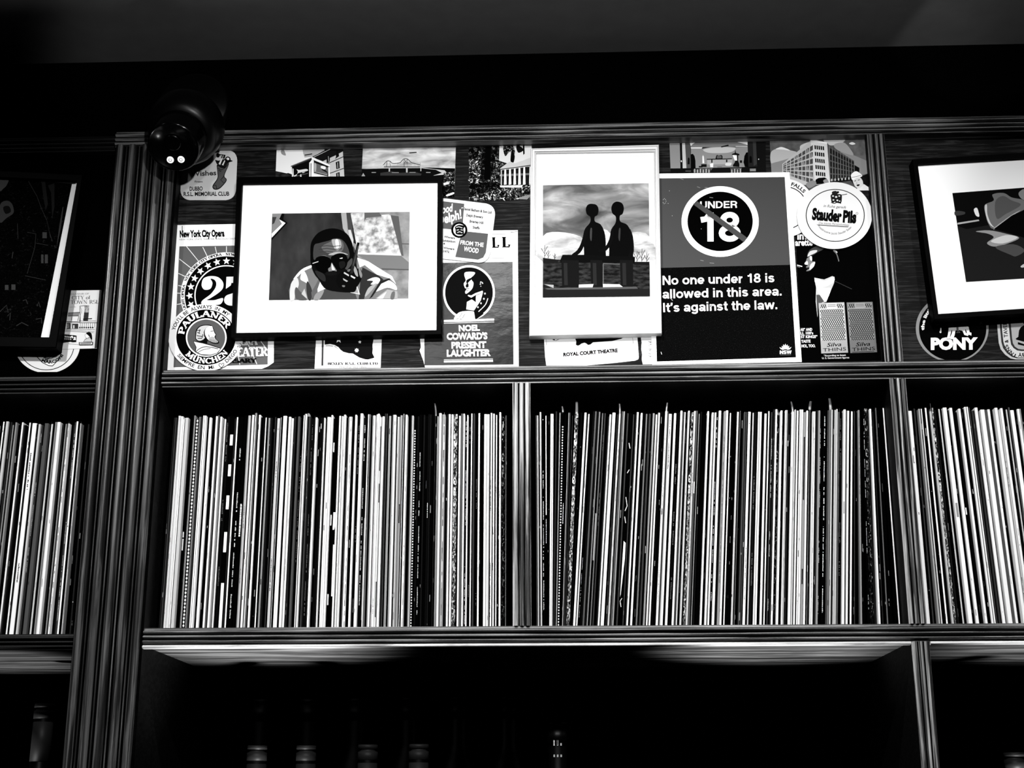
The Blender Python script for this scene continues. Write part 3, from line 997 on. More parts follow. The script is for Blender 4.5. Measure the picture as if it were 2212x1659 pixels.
for a, b in ((140, 600), (150, 592), (160, 600), (165, 615), (160, 632), (148, 638), (138, 628), (196, 520), (222, 750), (488, 870), (184, 636)):
    s.ell(a, b, 3.4, 3.4, 190, 8)
s.view = (1380, 500, 4.096)
for k in range(7):
    a = math.radians(-90 + (k - 3) * 24)
    c, n = (1297, 1046), 48 - abs(k - 3) * 2
    tip = (c[0] + n * math.cos(a) * 1.05, c[1] + n * 1.12 * math.sin(a))
    mid = (c[0] + n * .6 * math.cos(a), c[1] + n * .62 * math.sin(a))
    px_, py_ = -math.sin(a) * 9, math.cos(a) * 9
    s.poly([(c[0] + (k - 3) * 5, c[1]), (mid[0] + px_, mid[1] + py_), tip, (mid[0] - px_, mid[1] - py_)], 235)
s.poly([(1244, 1024), (1262, 1030), (1275, 1046), (1256, 1042)], 235)
s.poly([(1350, 1022), (1332, 1030), (1319, 1046), (1338, 1042)], 235)
s.text('NSW', (1246, 1084), (1352, 1083), 31, 245, face='grot', pen=.23)
s.line([(1250, 1092), (1348, 1091)], 4, 110)
s.line([(196, 1065), (202, 1088)], 5, 230)
s.line([(278, 590), (300, 612)], 4, 190)
pinned(s, 'warning_sign', 'grey and black age warning sign with a large crossed-out number in a ring', 'sign')

# --- torn paper behind the sign
s = sheet(PY, (1160, 715, 8.508), [(1900, 60), (2150, 60), (2150, 612), (1945, 614), (1925, 520), (1932, 430), (1915, 330), (1922, 215)], 238)
for y_, w_ in ((195, 60), (235, 70), (265, 30), (325, 60), (345, 40), (410, 50), (455, 55)):
    s.lines([[(2045, y_), (2045 + w_, y_ + 8)], [(2070, y_ + 14), (2060 + w_ * .6, y_ + 18)]], 8, 110)
pinned(s, 'torn_paper', 'torn slip of white paper showing behind the lower corner of the warning sign', 'paper')

# --- round beer coaster, pale
s = sheet(PY - .0055, (1640, 280, 5.925), circ(962, 1100, 482, 428), 228, .0015, 150)
s.ring(973, 1098, 378, 338, 366, 327, 62)
P, L = s.poly, s.line
P([(930, 800), (985, 785), (1000, 830), (950, 850)], 40, 4)
P([(1000, 788), (1022, 795), (1015, 815), (995, 815)], 16, 4)
P([(915, 840), (945, 820), (985, 825), (1050, 830), (1058, 880), (1045, 940), (985, 935), (930, 930), (918, 880)], 34, 4)
for a, b, r in ((945, 850, 12), (985, 862, 15), (1025, 850, 11), (950, 900, 12), (1000, 905, 13), (1030, 915, 9), (968, 930, 8)):
    s.ell(a, b, r, r * .8, 222, 10)
L([(1050, 838), (1125, 824)], 8, 40)
L([(920, 930), (960, 945), (1000, 930), (1048, 945)], 9, 30, 4)
s.text('in Ruhe gereift', (822, 990), (1108, 1012), 34, 96, 0, shear=.25)
s.text('Stauder', (672, 1144), (1052, 1176), 138, 14, .058)
s.text('Pils', (1068, 1178), (1240, 1190), 142, 14, .058)
s.ring(1252, 1072, 16, 15, 12, 11, 110)
s.text('Die kleine Pers\u00f6nlichkeit', (760, 1204), (1150, 1232), 26, 130, 0, shear=.3)
s.lines([[(738, 1214), (1145, 1240)], [(760, 1224), (1140, 1248)]], 5, 120)
s.arc('Privatbrauerei Jacob Stauder Essen', 973, 1090, 276, 252, 146, 40, 30, 110, 0, inward=True)
pinned(s, 'beer_coaster', 'large round pale beer coaster beside the far upright, over the warning sign corner', 'coaster')

# --- coaster half hidden behind the sign
s = sheet(PY - .003, (1640, 280, 5.925), circ(335, 1003, 376, 372), 232, .0014, 150)
s.ring(335, 1003, 282, 276, 270, 264, 30)
s.arc('FALLS  CREEK', 335, 1003, 300, 296, -76, 12, 44, 24, .03)
pinned(s, 'beer_coaster', 'round white coaster mostly hidden behind the warning sign, edge of a pale coaster over it', 'coaster')

# --- factory postcard
s = sheet(PY - .001, (1640, 280, 5.925), [(135, 140), (1365, 100), (1412, 780), (170, 810)], 118)
P, L = s.poly, s.line
P([(135, 140), (1365, 100), (1378, 330), (145, 360)], 'dusk_sky')
P([(148, 420), (300, 330), (500, 300), (1100, 280), (1380, 400), (1396, 575), (165, 640)], 150)
P([(150, 290), (230, 240), (290, 222), (390, 262), (480, 290), (430, 350), (200, 420), (148, 420)], 192, 4)
P([(210, 250), (290, 224), (400, 268), (300, 255)], 228, 4)
P([(525, 210), (600, 170), (660, 165), (640, 260), (540, 280)], 205, 4)
P([(830, 122), (1080, 116), (1075, 160), (960, 200), (880, 190)], 205, 4)
P([(960, 190), (1080, 165), (1160, 240), (1200, 330), (1000, 260)], 170, 4)
P([(1150, 178), (1190, 160), (1232, 182), (1190, 194)], 225, 4)
P([(165, 630), (400, 590), (1240, 600), (1400, 560), (1412, 780), (170, 812)], 92)
P([(295, 440), (660, 140), (720, 700), (400, 720), (295, 560)], 196)
P([(655, 132), (690, 128), (872, 165), (910, 690), (716, 705)], 218)
P([(655, 132), (690, 128), (872, 165), (872, 180), (700, 158), (660, 150)], 240)
P([(868, 165), (890, 195), (1215, 400), (1222, 640), (908, 690)], 92)
P([(1215, 450), (1282, 490), (1282, 560), (1222, 580)], 18)
Q = []
for r in range(6):
    for c in range(8):
        u0, u1 = c / 8 + .02, (c + .78) / 8 + .02
        f = lambda u, v: (300 + (690 - 300) * u, (448 - (448 - 185) * u) + ((560 + 148 * u) - (448 - (448 - 185) * u)) * v)
        v0, v1 = r / 6 + .02, (r + .74) / 6 + .02
        Q.append([f(u0, v0), f(u1, v0), f(u1, v1), f(u0, v1)])
s.quads(Q, 86)
s.quads([[(a + (b - a) * .25, c), (a + (b - a) * .45, c2), (d, e), (g, h_)] for (a, c), (b, c2), (d, e), (g, h_) in Q[::3]], 150)
Q = []
for r in range(5):
    for c in range(5):
        x0 = 706 + c * 26 + r * 4
        y0 = 200 + r * 84 + c * 3
        Q.append([(x0, y0), (x0 + 18, y0 + 2), (x0 + 22, y0 + 52), (x0 + 4, y0 + 50)])
s.quads(Q, 22)
P([(720, 700), (722, 640), (760, 618), (840, 612), (868, 632), (866, 692)], 12, 0)
Q = []
for r in range(5):
    for c in range(9):
        f = lambda u, v: (900 + (1215 - 900) * u, (225 + 185 * u) + ((650 - 20 * u) - (225 + 185 * u)) * v)
        u0, u1, v0, v1 = c / 9 + .012, (c + .78) / 9 + .012, r / 5 + .02, (r + .78) / 5 + .02
        Q.append([f(u0, v0), f(u1, v0), f(u1, v1), f(u0, v1)])
s.quads(Q, 36)
s.lines([[(900 + c * 35, 208 + c * 21), (908 + c * 35, 660 - c * 2)] for c in range(10)], 4, 150)
P([(910, 660), (1190, 600), (1190, 650), (908, 690)], 24)
s.rects([(920 + k * 44, 630 - k * 4, 936 + k * 44, 660 - k * 4) for k in range(6)], 200)
P([(600, 690), (700, 650), (730, 700), (640, 750)], 150, 4)
P([(820, 650), (870, 635), (890, 690), (840, 690)], 160, 4)
# the girl in the cap
P([(1160, 630), (1220, 600), (1330, 590), (1396, 560), (1400, 780), (1260, 780)], 18)
P([(1250, 700), (1330, 690), (1412, 745), (1412, 778), (1255, 778)], 226)
P([(1200, 630), (1300, 600), (1338, 650), (1335, 700), (1295, 742), (1255, 748), (1220, 715)], 214, 4)
P([(1285, 595), (1345, 610), (1365, 650), (1335, 700), (1322, 650)], 26, 4)
P([(1180, 570), (1240, 532), (1310, 575), (1312, 600), (1250, 618), (1195, 645), (1178, 610)], 236, 4)
L([(1185, 612), (1250, 600), (1310, 582)], 6, 120)
s.lines([[(1218, 660), (1240, 652)], [(1262, 648), (1288, 640)]], 8, 20)
P([(1245, 708), (1280, 698), (1285, 712), (1262, 726)], 40, 3)
L([(1250, 672), (1245, 690), (1256, 692)], 4, 110)
pinned(s, 'postcard', 'postcard of a long factory block with a smiling girl in a cap', 'postcard')

# --- cigarette advertisement
s = sheet(PY - .0002, (1380, 500, 4.096), [(1380, -150), (2050, -150), (2148, 1140), (1440, 1156)], 3)
P, L = s.poly, s.line
s.text('imp', (1402, 70), (1530, 68), 64, 245, .03)
s.text('arette', (1384, 126), (1538, 122), 56, 245, .03)
P([(1510, 165), (1580, 130), (1640, 150), (1580, 185), (1540, 210), (1490, 225)], 70, 4)
P([(1515, 175), (1575, 165), (1570, 185), (1530, 205), (1492, 222)], 205, 4)
P([(1490, 235), (1530, 220), (1532, 262), (1560, 268), (1545, 310), (1515, 345), (1480, 350), (1500, 330), (1478, 315), (1495, 300), (1465, 288), (1480, 258)], 140, 4)
P([(1512, 222), (1530, 222), (1532, 258), (1516, 252)], 240, 3)
P([(1466, 284), (1490, 262), (1496, 290), (1480, 294)], 250, 3)
P([(1520, 290), (1558, 270), (1548, 310), (1510, 340)], 225, 4)
P([(1480, 322), (1510, 318), (1505, 332), (1482, 332)], 30, 3)
L([(1400, 298), (1445, 310)], 9, 225)
L([(1398, 310), (1425, 318)], 5, 120)
L([(1718, 168), (1750, 200), (1770, 265)], 9, 120, 4)
L([(1722, 165), (1748, 178), (1752, 190)], 10, 200, 4)
P([(1552, 408), (1640, 425), (1710, 395), (1732, 402), (1728, 455), (1700, 520), (1660, 622), (1592, 640), (1580, 760), (1565, 620), (1568, 500)], 200, 0)
P([(1560, 415), (1640, 440), (1720, 405), (1725, 445), (1640, 490), (1570, 470)], 242, 4)
P([(1575, 490), (1650, 500), (1700, 510), (1650, 620), (1600, 560)], 232, 4)
P([(1570, 560), (1600, 560), (1640, 620), (1596, 640), (1580, 740)], 90, 0)
L([(1735, 440), (1800, 470), (1885, 510)], 5, 60, 4)
for (x0, y0, x1, y1, x2, y2, x3, y3), v, mt in (((1590, 632, 1818, 626, 1852, 1072, 1614, 1080), 150, 'x'), ((1838, 628, 2068, 622, 2108, 1068, 1872, 1076), 96, 'y')):
    f = lambda u, w: ((x0 + (x1 - x0) * u) * (1 - w) + (x3 + (x2 - x3) * u) * w, (y0 + (y1 - y0) * u) * (1 - w) + (y3 + (y2 - y3) * u) * w)
    P([f(0, 0), f(1, 0), f(1, 1), f(0, 1)], 178 if mt == 'x' else 128)
    P([f(.04, .02), f(.96, .02), f(.96, .75), f(.04, .75)], 205 if mt == 'x' else 158)
    L_ = []
    for k in range(-12, 14):
        for sgn in (1, -1):
            seg = []
            for w in (.03 + q * .03 for q in range(25)):
                u = k * .077 + sgn * (w - .03) * 1.05 + (0 if sgn > 0 else .75)
                if .045 < u < .955:
                    seg.append(f(u, w))
            if len(seg) > 1:
                L_.append([seg[0], seg[-1]])
    s.lines(L_, 5.5, 60 if mt == 'x' else 48)
    P([f(.04, .11), f(.96, .11), f(.96, .135), f(.04, .135)], 205 if mt == 'x' else 158)
    P([f(.3, .015), f(.7, .015), f(.7, .115), f(.3, .115)], 214 if mt == 'x' else 165)
    s.lines([[f(.34, .045), f(.66, .045)], [f(.34, .075), f(.66, .075)]], 5, 110)
    a, b = f(.22, .87), f(.76, .865)
    s.text('Silva', a, b, 34, 10, .01, shear=.35)
    a, b = f(.07, .965), f(.93, .955)
    s.text('THINS', a, b, 30, 14, .0)
    if mt == 'y':
        s.lines([[f(.07, .985), f(.9, .98)]], 5, 50)
for k, (a, y_) in enumerate((('AR\u201d AND', 880), ('LL 100\u2019s', 912), ('ST KINGS\u201d', 944), ('TASTE', 984), ('HOL, TOO.', 1025))):
    s.text(a, (1428 + k * 3, y_), (1428 + k * 3 + (106, 112, 146, 82, 122)[k], y_ - 2), 24, 238, .03)
s.text('*According to latest', (1636, 1106), (1832, 1100), 15, 205, .03)
s.text('U. S. Government figures', (1620, 1128), (1862, 1122), 15, 205, .03)
pinned(s, 'advertisement', 'black magazine advertisement of a smoker in a pale roll-neck above two patterned packs', 'poster')

# --- hall interior postcard
s = sheet(PY, (1440, 295, 10.055), [(62, 122), (2010, 95), (2150, 92), (2160, 800), (90, 830)], 22)
P, L = s.poly, s.line
P([(62, 124), (284, 122), (300, 690), (85, 692)], 158)
P([(335, 124), (400, 124), (430, 686), (350, 690)], 205)
P([(400, 124), (512, 120), (528, 686), (430, 690)], 92)
P([(512, 120), (1756, 92), (1760, 220), (1500, 224), (1180, 230), (800, 232), (525, 250)], 140)
P([(512, 120), (620, 120), (560, 170), (525, 200)], 235, 3)
P([(1500, 110), (1756, 92), (1758, 180), (1650, 150)], 232, 0)
P([(525, 232), (780, 230), (760, 262), (528, 262)], 225)
P([(1500, 205), (1756, 205), (1756, 220), (1500, 222)], 210)
P([(528, 262), (780, 262), (1000, 225), (1500, 232), (1760, 220), (1770, 660), (530, 690)], 160)
P([(800, 280), (1100, 232), (1480, 240), (1420, 330), (1200, 360), (900, 350)], 205, 4)
P([(1180, 215), (1340, 172), (1350, 205), (1190, 238)], 40)
P([(525, 690), (525, 385), (570, 375), (605, 420), (625, 520), (630, 690)], 12)
P([(1700, 660), (1670, 560), (1690, 420), (1730, 345), (1768, 340), (1775, 660)], 10)
P([(1758, 94), (1940, 92), (1970, 650), (1775, 660)], 40)
P([(1870, 95), (1940, 92), (1960, 600), (1890, 640)], 66)
P([(455, 600), (462, 470), (480, 450), (500, 480), (500, 600)], 16)
P([(1800, 570), (1800, 440), (1828, 415), (1850, 450), (1856, 570)], 10)
P([(870, 485), (1060, 480), (1080, 410), (1100, 400), (1130, 415), (1190, 400), (1212, 420), (1215, 480), (1420, 470), (1420, 486), (1220, 496), (870, 500)], 22)
P([(1095, 420), (1190, 420), (1195, 470), (1090, 475)], 110)
P([(880, 510), (1430, 500), (1430, 600), (880, 610)], 186)
s.rects([(970, 500, 996, 570), (1290, 500, 1320, 560), (750, 600, 870, 660), (700, 640, 780, 670), (1100, 655, 1200, 660)], 26)
P([(775, 440), (790, 400), (810, 440), (820, 580), (778, 580)], 238)
P([(940, 590), (1015, 575), (1010, 668), (950, 668)], 240)
P([(1285, 575), (1400, 570), (1390, 630), (1285, 630)], 222, 3)
P([(1430, 400), (1520, 400), (1530, 520), (1480, 520)], 246)
P([(1418, 400), (1420, 378), (1480, 355), (1492, 280), (1505, 355), (1580, 378), (1582, 402), (1556, 405), (1555, 520), (1535, 525), (1528, 405)], 20)
P([(1440, 620), (1480, 560), (1490, 520), (1555, 525), (1580, 600), (1580, 660), (1440, 650)], 22)
s.rects([(1590, 515, 1640, 570)], 24)
P([(85, 695), (700, 690), (640, 712), (400, 730), (200, 790), (90, 800)], 20)
P([(580, 720), (760, 695), (1000, 690), (960, 785), (590, 790)], 120)
P([(1380, 690), (1630, 680), (1640, 782), (1390, 785)], 110)
s.rects([(600 + k * 62, 700 + (k % 2) * 20, 622 + k * 62, 785) for k in range(17)], 190)
s.rects([(632 + k * 62, 705, 648 + k * 62, 788) for k in range(17)], 14)
P([(980, 700), (1380, 690), (1380, 785), (940, 788)], 24)
s.rects([(1808, 700, 1938, 718), (1808, 732, 1938, 750)], 185)
s.rects([(410, 735, 530, 742), (410, 755, 530, 762)], 120)
s.ell(320, 535, 12, 22, 235, 10)
s.ell(1998, 492, 12, 14, 220, 10)
pinned(s, 'postcard', 'postcard of a banquet hall with a pagoda, tucked above the warning sign', 'postcard')

# --- garden house postcard
s = sheet(PY, (740, 290, 5.267), [(1435, 140), (2160, 130), (2165, 740), (1440, 762)], 'foliage_print')
P, L = s.poly, s.line
P([(1785, 136), (2150, 132), (2155, 330), (1900, 340), (1780, 300)], 222)
P([(1590, 138), (1770, 137), (1760, 200), (1720, 330), (1700, 470), (1640, 530), (1560, 520), (1580, 300)], 'dark_foliage')
P([(1625, 138), (1690, 138), (1680, 520), (1610, 500)], 5)
P([(1435, 140), (1560, 139), (1540, 260), (1450, 300)], 'dark_foliage')
P([(1830, 136), (1940, 134), (1960, 230), (1900, 200), (1850, 250)], 'foliage_print', 3)
P([(1925, 180), (1960, 250), (1940, 330), (1910, 300)], 10, 3)
P([(1975, 140), (2020, 136), (2060, 180), (2000, 210)], 20, 4)
P([(2050, 132), (2070, 132), (2072, 220), (2056, 236)], 14)
P([(1790, 390), (1900, 310), (1960, 330), (2050, 300), (2150, 260), (2155, 360), (1960, 392), (1800, 410)], 205)
L([(1790, 400), (1960, 380), (2155, 350)], 10, 60)
P([(1800, 410), (2155, 370), (2160, 570), (1800, 590)], 28)
P([(1800, 455), (2155, 440), (2156, 462), (1800, 480)], 120)
for c in range(6):
    a = 1842 + c * 54 if c < 5 else 2128
    P([(a, 400 - c * 6), (a + 18, 398 - c * 6), (a + 24, 570), (a - 6, 575)], 245)
P([(1800, 410), (1812, 410), (1812, 580), (1800, 580)], 200)
P([(1770, 585), (2050, 578), (2040, 606), (1790, 604)], 236)
P([(1440, 540), (1780, 560), (1800, 620), (1500, 700), (1440, 690)], 'dark_foliage')
P([(1790, 606), (2040, 608), (2130, 560), (2160, 640), (1960, 740), (1500, 755), (1470, 720)], 'foliage_print')
P([(1960, 735), (2110, 690), (2150, 690), (2100, 742)], 150)
r2 = random.Random(5)
Q = []
for k in range(46):
    a, b = r2.uniform(1490, 1990), r2.uniform(680, 742)
    if k < 14:
        a, b = r2.uniform(1440, 1560), r2.uniform(300, 560)
    dx, dy = r2.uniform(-22, 22), r2.uniform(-18, 18)
    Q.append([(a - dx, b - dy), (a + dy * .3, b - dx * .3), (a + dx, b + dy), (a - dy * .3, b + dx * .3)])
s.quads(Q, 228)
pinned(s, 'postcard', 'postcard of a garden lodge with white columns beside the white frame', 'postcard')

# --- bridge postcard
s = sheet(PY, (740, 290, 5.267), [(231, 157), (1288, 150), (1272, 722), (205, 740)], 'pale_sky')
P, L = s.poly, s.line
P([(220, 392), (700, 372), (900, 376), (1280, 388), (1272, 722), (205, 740)], 16)
P([(220, 396), (480, 374), (860, 370), (1000, 392), (1160, 410), (1188, 440), (1150, 460), (1030, 470), (1130, 440), (1060, 404), (880, 384), (500, 388)], 200)
P([(1150, 440), (1278, 420), (1276, 560), (1150, 560)], 'foliage_print')
P([(1150, 560), (1276, 560), (1272, 722), (1150, 720)], 'dark_foliage')
P([(1140, 560), (1200, 545), (1216, 560), (1150, 580)], 245, 3)
P([(1180, 690), (1260, 660), (1265, 680), (1190, 705)], 240, 3)
L([(460, 352), (500, 310), (520, 302), (545, 310), (570, 332), (650, 325), (690, 285), (720, 278), (745, 285), (790, 325), (880, 345)], 7, 60, 3)
L([(470, 372), (880, 372)], 8, 50)
s.lines([[(480 + 16 * k, 372), (484 + 16 * k, 345 if 3 < k < 9 else 322)] for k in range(26)], 3.5, 88)
s.lines([[(700, 282), (700, 372)], [(738, 282), (738, 372)], [(505, 304), (500, 372)], [(540, 306), (545, 372)], [(700, 285), (738, 330)], [(738, 285), (700, 330)]], 4.5, 70)
s.rects([(525, 380, 540, 430), (722, 376, 740, 440), (886, 384, 896, 420)], 200)
P([(430, 440), (560, 420), (620, 440), (830, 430), (900, 450), (890, 470), (430, 470)], 60, 0)
s.rects([(560, 432, 640, 440), (760, 430, 830, 438), (330, 430, 380, 440), (950, 430, 1000, 440)], 150)
P([(215, 478), (235, 440), (258, 478)], 170)
L([(760, 212), (842, 206)], 11, 44)
pinned(s, 'postcard', 'postcard of a cantilever bridge under a pale sky, over the wide black frame', 'postcard')

# --- house postcard with a curling top edge
s = sheet(PY, (590, 310, 13.825), [(108, 98), (350, 130), (600, 158), (880, 172), (1200, 165), (1520, 145), (1530, 200), (2072, 58), (2125, 1010), (2130, 1090), (70, 1090), (80, 820)], 240)
P, L = s.poly, s.line
P([(235, 215), (320, 190), (380, 340), (340, 355), (250, 310)], 165, 3)
P([(880, 180), (1520, 150), (1530, 210), (1180, 390), (940, 420), (900, 300)], 190)
P([(1180, 400), (1530, 200), (2072, 62), (2122, 1000), (2128, 1088), (1690, 1085), (1690, 680)], 205)
P([(1160, 410), (1540, 200), (1700, 120), (2070, 62), (2095, 230), (1850, 360), (1480, 530)], 26)
L([(1180, 400), (1540, 225), (1640, 140)], 20, 30)
L([(1210, 410), (1560, 240), (1800, 120)], 16, 200)
P([(1600, 590), (1590, 360), (1640, 340), (1700, 400), (1690, 540), (1640, 575)], 20)
P([(1850, 465), (1875, 400), (1880, 210), (1950, 200), (1970, 380)], 18)
s.quads([[(1870, 560), (1975, 520), (1990, 740), (1890, 770)], [(1880, 890), (1985, 850), (1995, 1060), (1890, 1080)]], 16)
s.quads([[(1915, 570), (1935, 560), (1945, 735), (1925, 745)], [(1920, 900), (1945, 890), (1950, 1060), (1930, 1065)], [(1640, 380), (1655, 375), (1665, 540), (1650, 545)]], 190)
s.lines([[(1640, 595), (2105, 390)], [(1695, 890), (2110, 740)]], 22, 48)
P([(520, 690), (540, 660), (1150, 415), (1150, 480), (600, 700)], 60)
L([(540, 668), (1140, 430)], 12, 165)
P([(560, 700), (1160, 470), (1090, 570), (1080, 1088), (590, 1088)], 14)
P([(1150, 430), (1170, 405), (1230, 430), (1700, 650), (1690, 690), (1210, 490)], 246)
P([(1210, 495), (1690, 695), (1690, 1000), (1210, 900)], 22)
P([(1220, 570), (1640, 720), (1620, 930), (1220, 850)], 120)
P([(1230, 590), (1290, 620), (1280, 820), (1230, 800)], 190, 3)
P([(1430, 670), (1560, 690), (1555, 770), (1440, 750)], 238, 3)
P([(1430, 740), (1560, 790), (1620, 850), (1620, 880), (1470, 800)], 26)
L([(1220, 840), (1620, 940)], 16, 190)
L([(1215, 890), (1660, 1000)], 22, 225)
P([(1080, 570), (1160, 500), (1215, 520), (1212, 1088), (1078, 1088)], 245)
P([(1115, 590), (1150, 590), (1140, 1088), (1112, 1088)], 150)
P([(1645, 700), (1690, 700), (1690, 1085), (1650, 1085)], 240)
P([(700, 770), (780, 790), (990, 760), (1040, 810), (880, 850), (760, 880), (720, 900), (740, 840)], 225, 3)
P([(620, 960), (720, 915), (700, 960), (610, 1000)], 225)
P([(800, 940), (840, 910), (850, 1010), (810, 1010)], 238)
L([(600, 1000), (1040, 890)], 14, 120)
P([(870, 860), (970, 850), (880, 890)], 220)
P([(580, 740), (610, 760), (615, 960), (580, 1000)], 225)
P([(80, 825), (220, 850), (400, 890), (450, 880), (560, 920), (560, 1088), (70, 1088)], 'ground_print')
L([(945, 345), (1165, 308)], 26, 38)
pinned(s, 'postcard', 'postcard of a corner house with a kiosk, its top edge curling', 'postcard')

# --- club coaster with a stocking
s = sheet(PY - .001, (360, 300, 5.53), rquad([(185, 135), (848, 135), (822, 732), (160, 732)], 118), 214, .0014, 140)
P, L = s.poly, s.line
s.text('Wishes', (290, 446), (594, 432), 58, 78, .03)
s.text('From', (336, 520), (428, 520), 20, 34, .03)
s.text('DUBBO', (275, 620), (430, 616), 48, 20, .03)
s.text('R.S.L. MEMORIAL CLUB', (203, 682), (748, 678), 48, 14, .03)
P([(600, 310), (640, 330), (700, 330), (742, 285), (735, 330), (690, 440), (716, 480), (705, 520), (640, 590), (590, 608), (555, 595), (550, 555), (605, 470), (606, 400)], 18, 4)
P([(610, 325), (650, 345), (700, 345), (732, 310), (725, 340), (680, 440), (706, 482), (696, 515), (636, 580), (588, 598), (562, 585), (560, 558), (614, 474), (614, 400)], 96, 4)
s.lines([[(690, 440), (645, 490), (680, 525)], [(556, 555), (590, 555), (598, 600)], [(610, 350), (650, 372), (700, 345)], [(620, 375), (650, 390)]], 7, 16)
P([(580, 250), (620, 260), (700, 240), (790, 262), (740, 285), (700, 330), (640, 330), (600, 300)], 30, 3)
s.quads([[(620, 300), (650, 240), (665, 245), (640, 310)], [(660, 310), (690, 255), (700, 262), (676, 318)]], 235)
s.ring(730, 245, 34, 34, 20, 22, 14)
s.ell(733, 240, 14, 14, 240, 14)
P([(600, 170), (640, 185), (622, 222), (596, 214)], 24, 3)
P([(640, 180), (705, 192), (690, 240), (645, 225)], 24)
s.lines([[(655, 190), (648, 222)], [(675, 196), (668, 232)]], 7, 226)
pinned(s, 'beer_coaster', 'square rounded club coaster with a stuffed Christmas stocking below the security camera', 'coaster')

# --- opera programme
s = sheet(PY, (340, 480, 4.88), [(203, 30), (1222, 12), (1228, 1240), (1226, 1478), (1165, 1520), (1100, 1546), (105, 1560)], 244)
P, L = s.poly, s.line
s.text('New York City Opera', (236, 158), (708, 148), 68, 8, .055)
s.text('NEW YORK STATE THEATER, LINCOLN CENTER', (232, 191), (856, 181), 17, 70)
L([(262, 38), (262, 110)], 7, 20)
P([(232, 255), (1175, 240), (1162, 1500), (170, 1530)], 108)
cx, cy = 728, 775
for a in range(-168, 192, 13):
    r = math.radians(a)
    q = []
    for t in range(46, 130):
        x_, y_ = cx + t * 10 * math.cos(r), cy + t * 10 * math.sin(r)
        lx = 232 - (y_ - 255) * 62 / 1275
        if x_ < lx or x_ > 1168 or y_ < 254 or y_ > 1502:
            break
        q.append((x_, y_))
    if len(q) > 1:
        L([q[0], q[-1]], 7, 232)
s.ell(cx, cy, 484, 458, 240, 80)
s.ell(cx, cy, 440, 416, 6, 80)
s.arc('LIGHT OPERA - NEW YORK CITY OPERA - NEW YORK', cx, cy, 450, 426, -200, -62, 25, 16, .02, face='serif', thick=.3, thin=.16)
for k in range(24):
    a = 2 * PI * k / 24
    s.star(cx + 388 * math.cos(a), cy + 366 * math.sin(a), 41, 240, a + PI / 2)
s.ring(cx, cy, 338, 322, 326, 310, 240, n=80)
# the big 25
P([(468, 640), (490, 590), (560, 568), (640, 580), (690, 630), (692, 690), (650, 740), (560, 800), (520, 820), (600, 822), (690, 800), (670, 860), (600, 872), (480, 870), (470, 830), (560, 760), (612, 690), (620, 640), (600, 606), (560, 596), (580, 640), (560, 700), (500, 712), (470, 680)], 238, 4)
P([(728, 576), (900, 570), (900, 640), (780, 640), (775, 665), (722, 702)], 238)
P([(760, 760), (860, 740), (880, 860), (780, 880), (720, 860), (704, 820), (720, 780)], 238, 4)
s.text('OPERA', (760, 1296), (1050, 1286), 96, 222, face='serif', thick=.3, thin=.12)
s.text('THEATER', (700, 1418), (1160, 1405), 90, 240, face='serif', thick=.3, thin=.12)
s.text('ANNIVERSARY', (420, 1484), (1042, 1474), 38, 12, face='serif', thick=.34, thin=.16)
pinned(s, 'programme', 'opera programme with a starred round emblem, half behind the wide black frame', 'poster')

# --- monk coaster
s = sheet(PY - .0022, (340, 480, 4.88), circ(508, 1216, 392, 354), 238, .0015, 40)
P, L = s.poly, s.line
s.ell(512, 1213, 313, 293, 4, 64)
s.ell(515, 1216, 215, 203, 246, 56)
s.ell(515, 1216, 200, 190, 98, 56)
s.arc('PAULANER', 514, 1214, 238, 222, -172, -26, 58, 244, face='serif', thick=.26, thin=.14, foot=.16)
s.arc('M\u00dcNCHEN', 514, 1214, 292, 274, 139, 36, 54, 244, inward=True, face='serif', thick=.26, thin=.14, foot=.16)
s.arc("YOU'LL BE  ALWAYS  iN  MY", 510, 1216, 334, 306, -166, -46, 38, 14, .02)
s.arc('SiEMPRE  EN  Mi', 510, 1216, 366, 336, 146, 76, 38, 14, .02, inward=True)
s.arc('DiEGO', 510, 1216, 366, 336, 53, 24, 38, 14, .02, inward=True)
s.line([(846, 1318), (852, 1302)], 6, 14); s.line([(868, 1310), (872, 1296)], 6, 14)
s.line([(866, 1276), (884, 1290), (882, 1312), (862, 1318)], 6, 14, 3)
L([(672, 1536), (648, 1508), (652, 1490), (668, 1488), (676, 1504), (686, 1486), (700, 1486), (702, 1506), (672, 1536)], 7, 14)
P([(378, 1250), (480, 1268), (560, 1290), (672, 1330), (640, 1380), (560, 1405), (460, 1400), (395, 1365), (404, 1320)], 10)
P([(384, 1258), (480, 1278), (560, 1300), (664, 1334), (630, 1378), (560, 1398), (460, 1392), (404, 1362), (412, 1318)], 222)
L([(402, 1368), (450, 1330), (520, 1312), (640, 1335)], 7, 16, 4)
L([(420, 1378), (480, 1345), (560, 1330)], 5, 40, 4)
P([(400, 1180), (410, 1130), (450, 1092), (510, 1080), (570, 1086), (592, 1120), (606, 1160), (622, 1185), (612, 1200), (618, 1228), (650, 1262), (636, 1280), (580, 1276), (530, 1250), (520, 1280), (450, 1262), (405, 1240)], 10, 3)
P([(520, 1110), (572, 1094), (585, 1122), (600, 1165), (614, 1186), (604, 1198), (610, 1230), (640, 1264), (590, 1268), (535, 1240), (505, 1190), (500, 1150)], 226, 3)
P([(410, 1180), (420, 1135), (455, 1100), (510, 1088), (560, 1094), (520, 1108), (488, 1160), (500, 1220), (450, 1250), (410, 1230)], 200, 3)
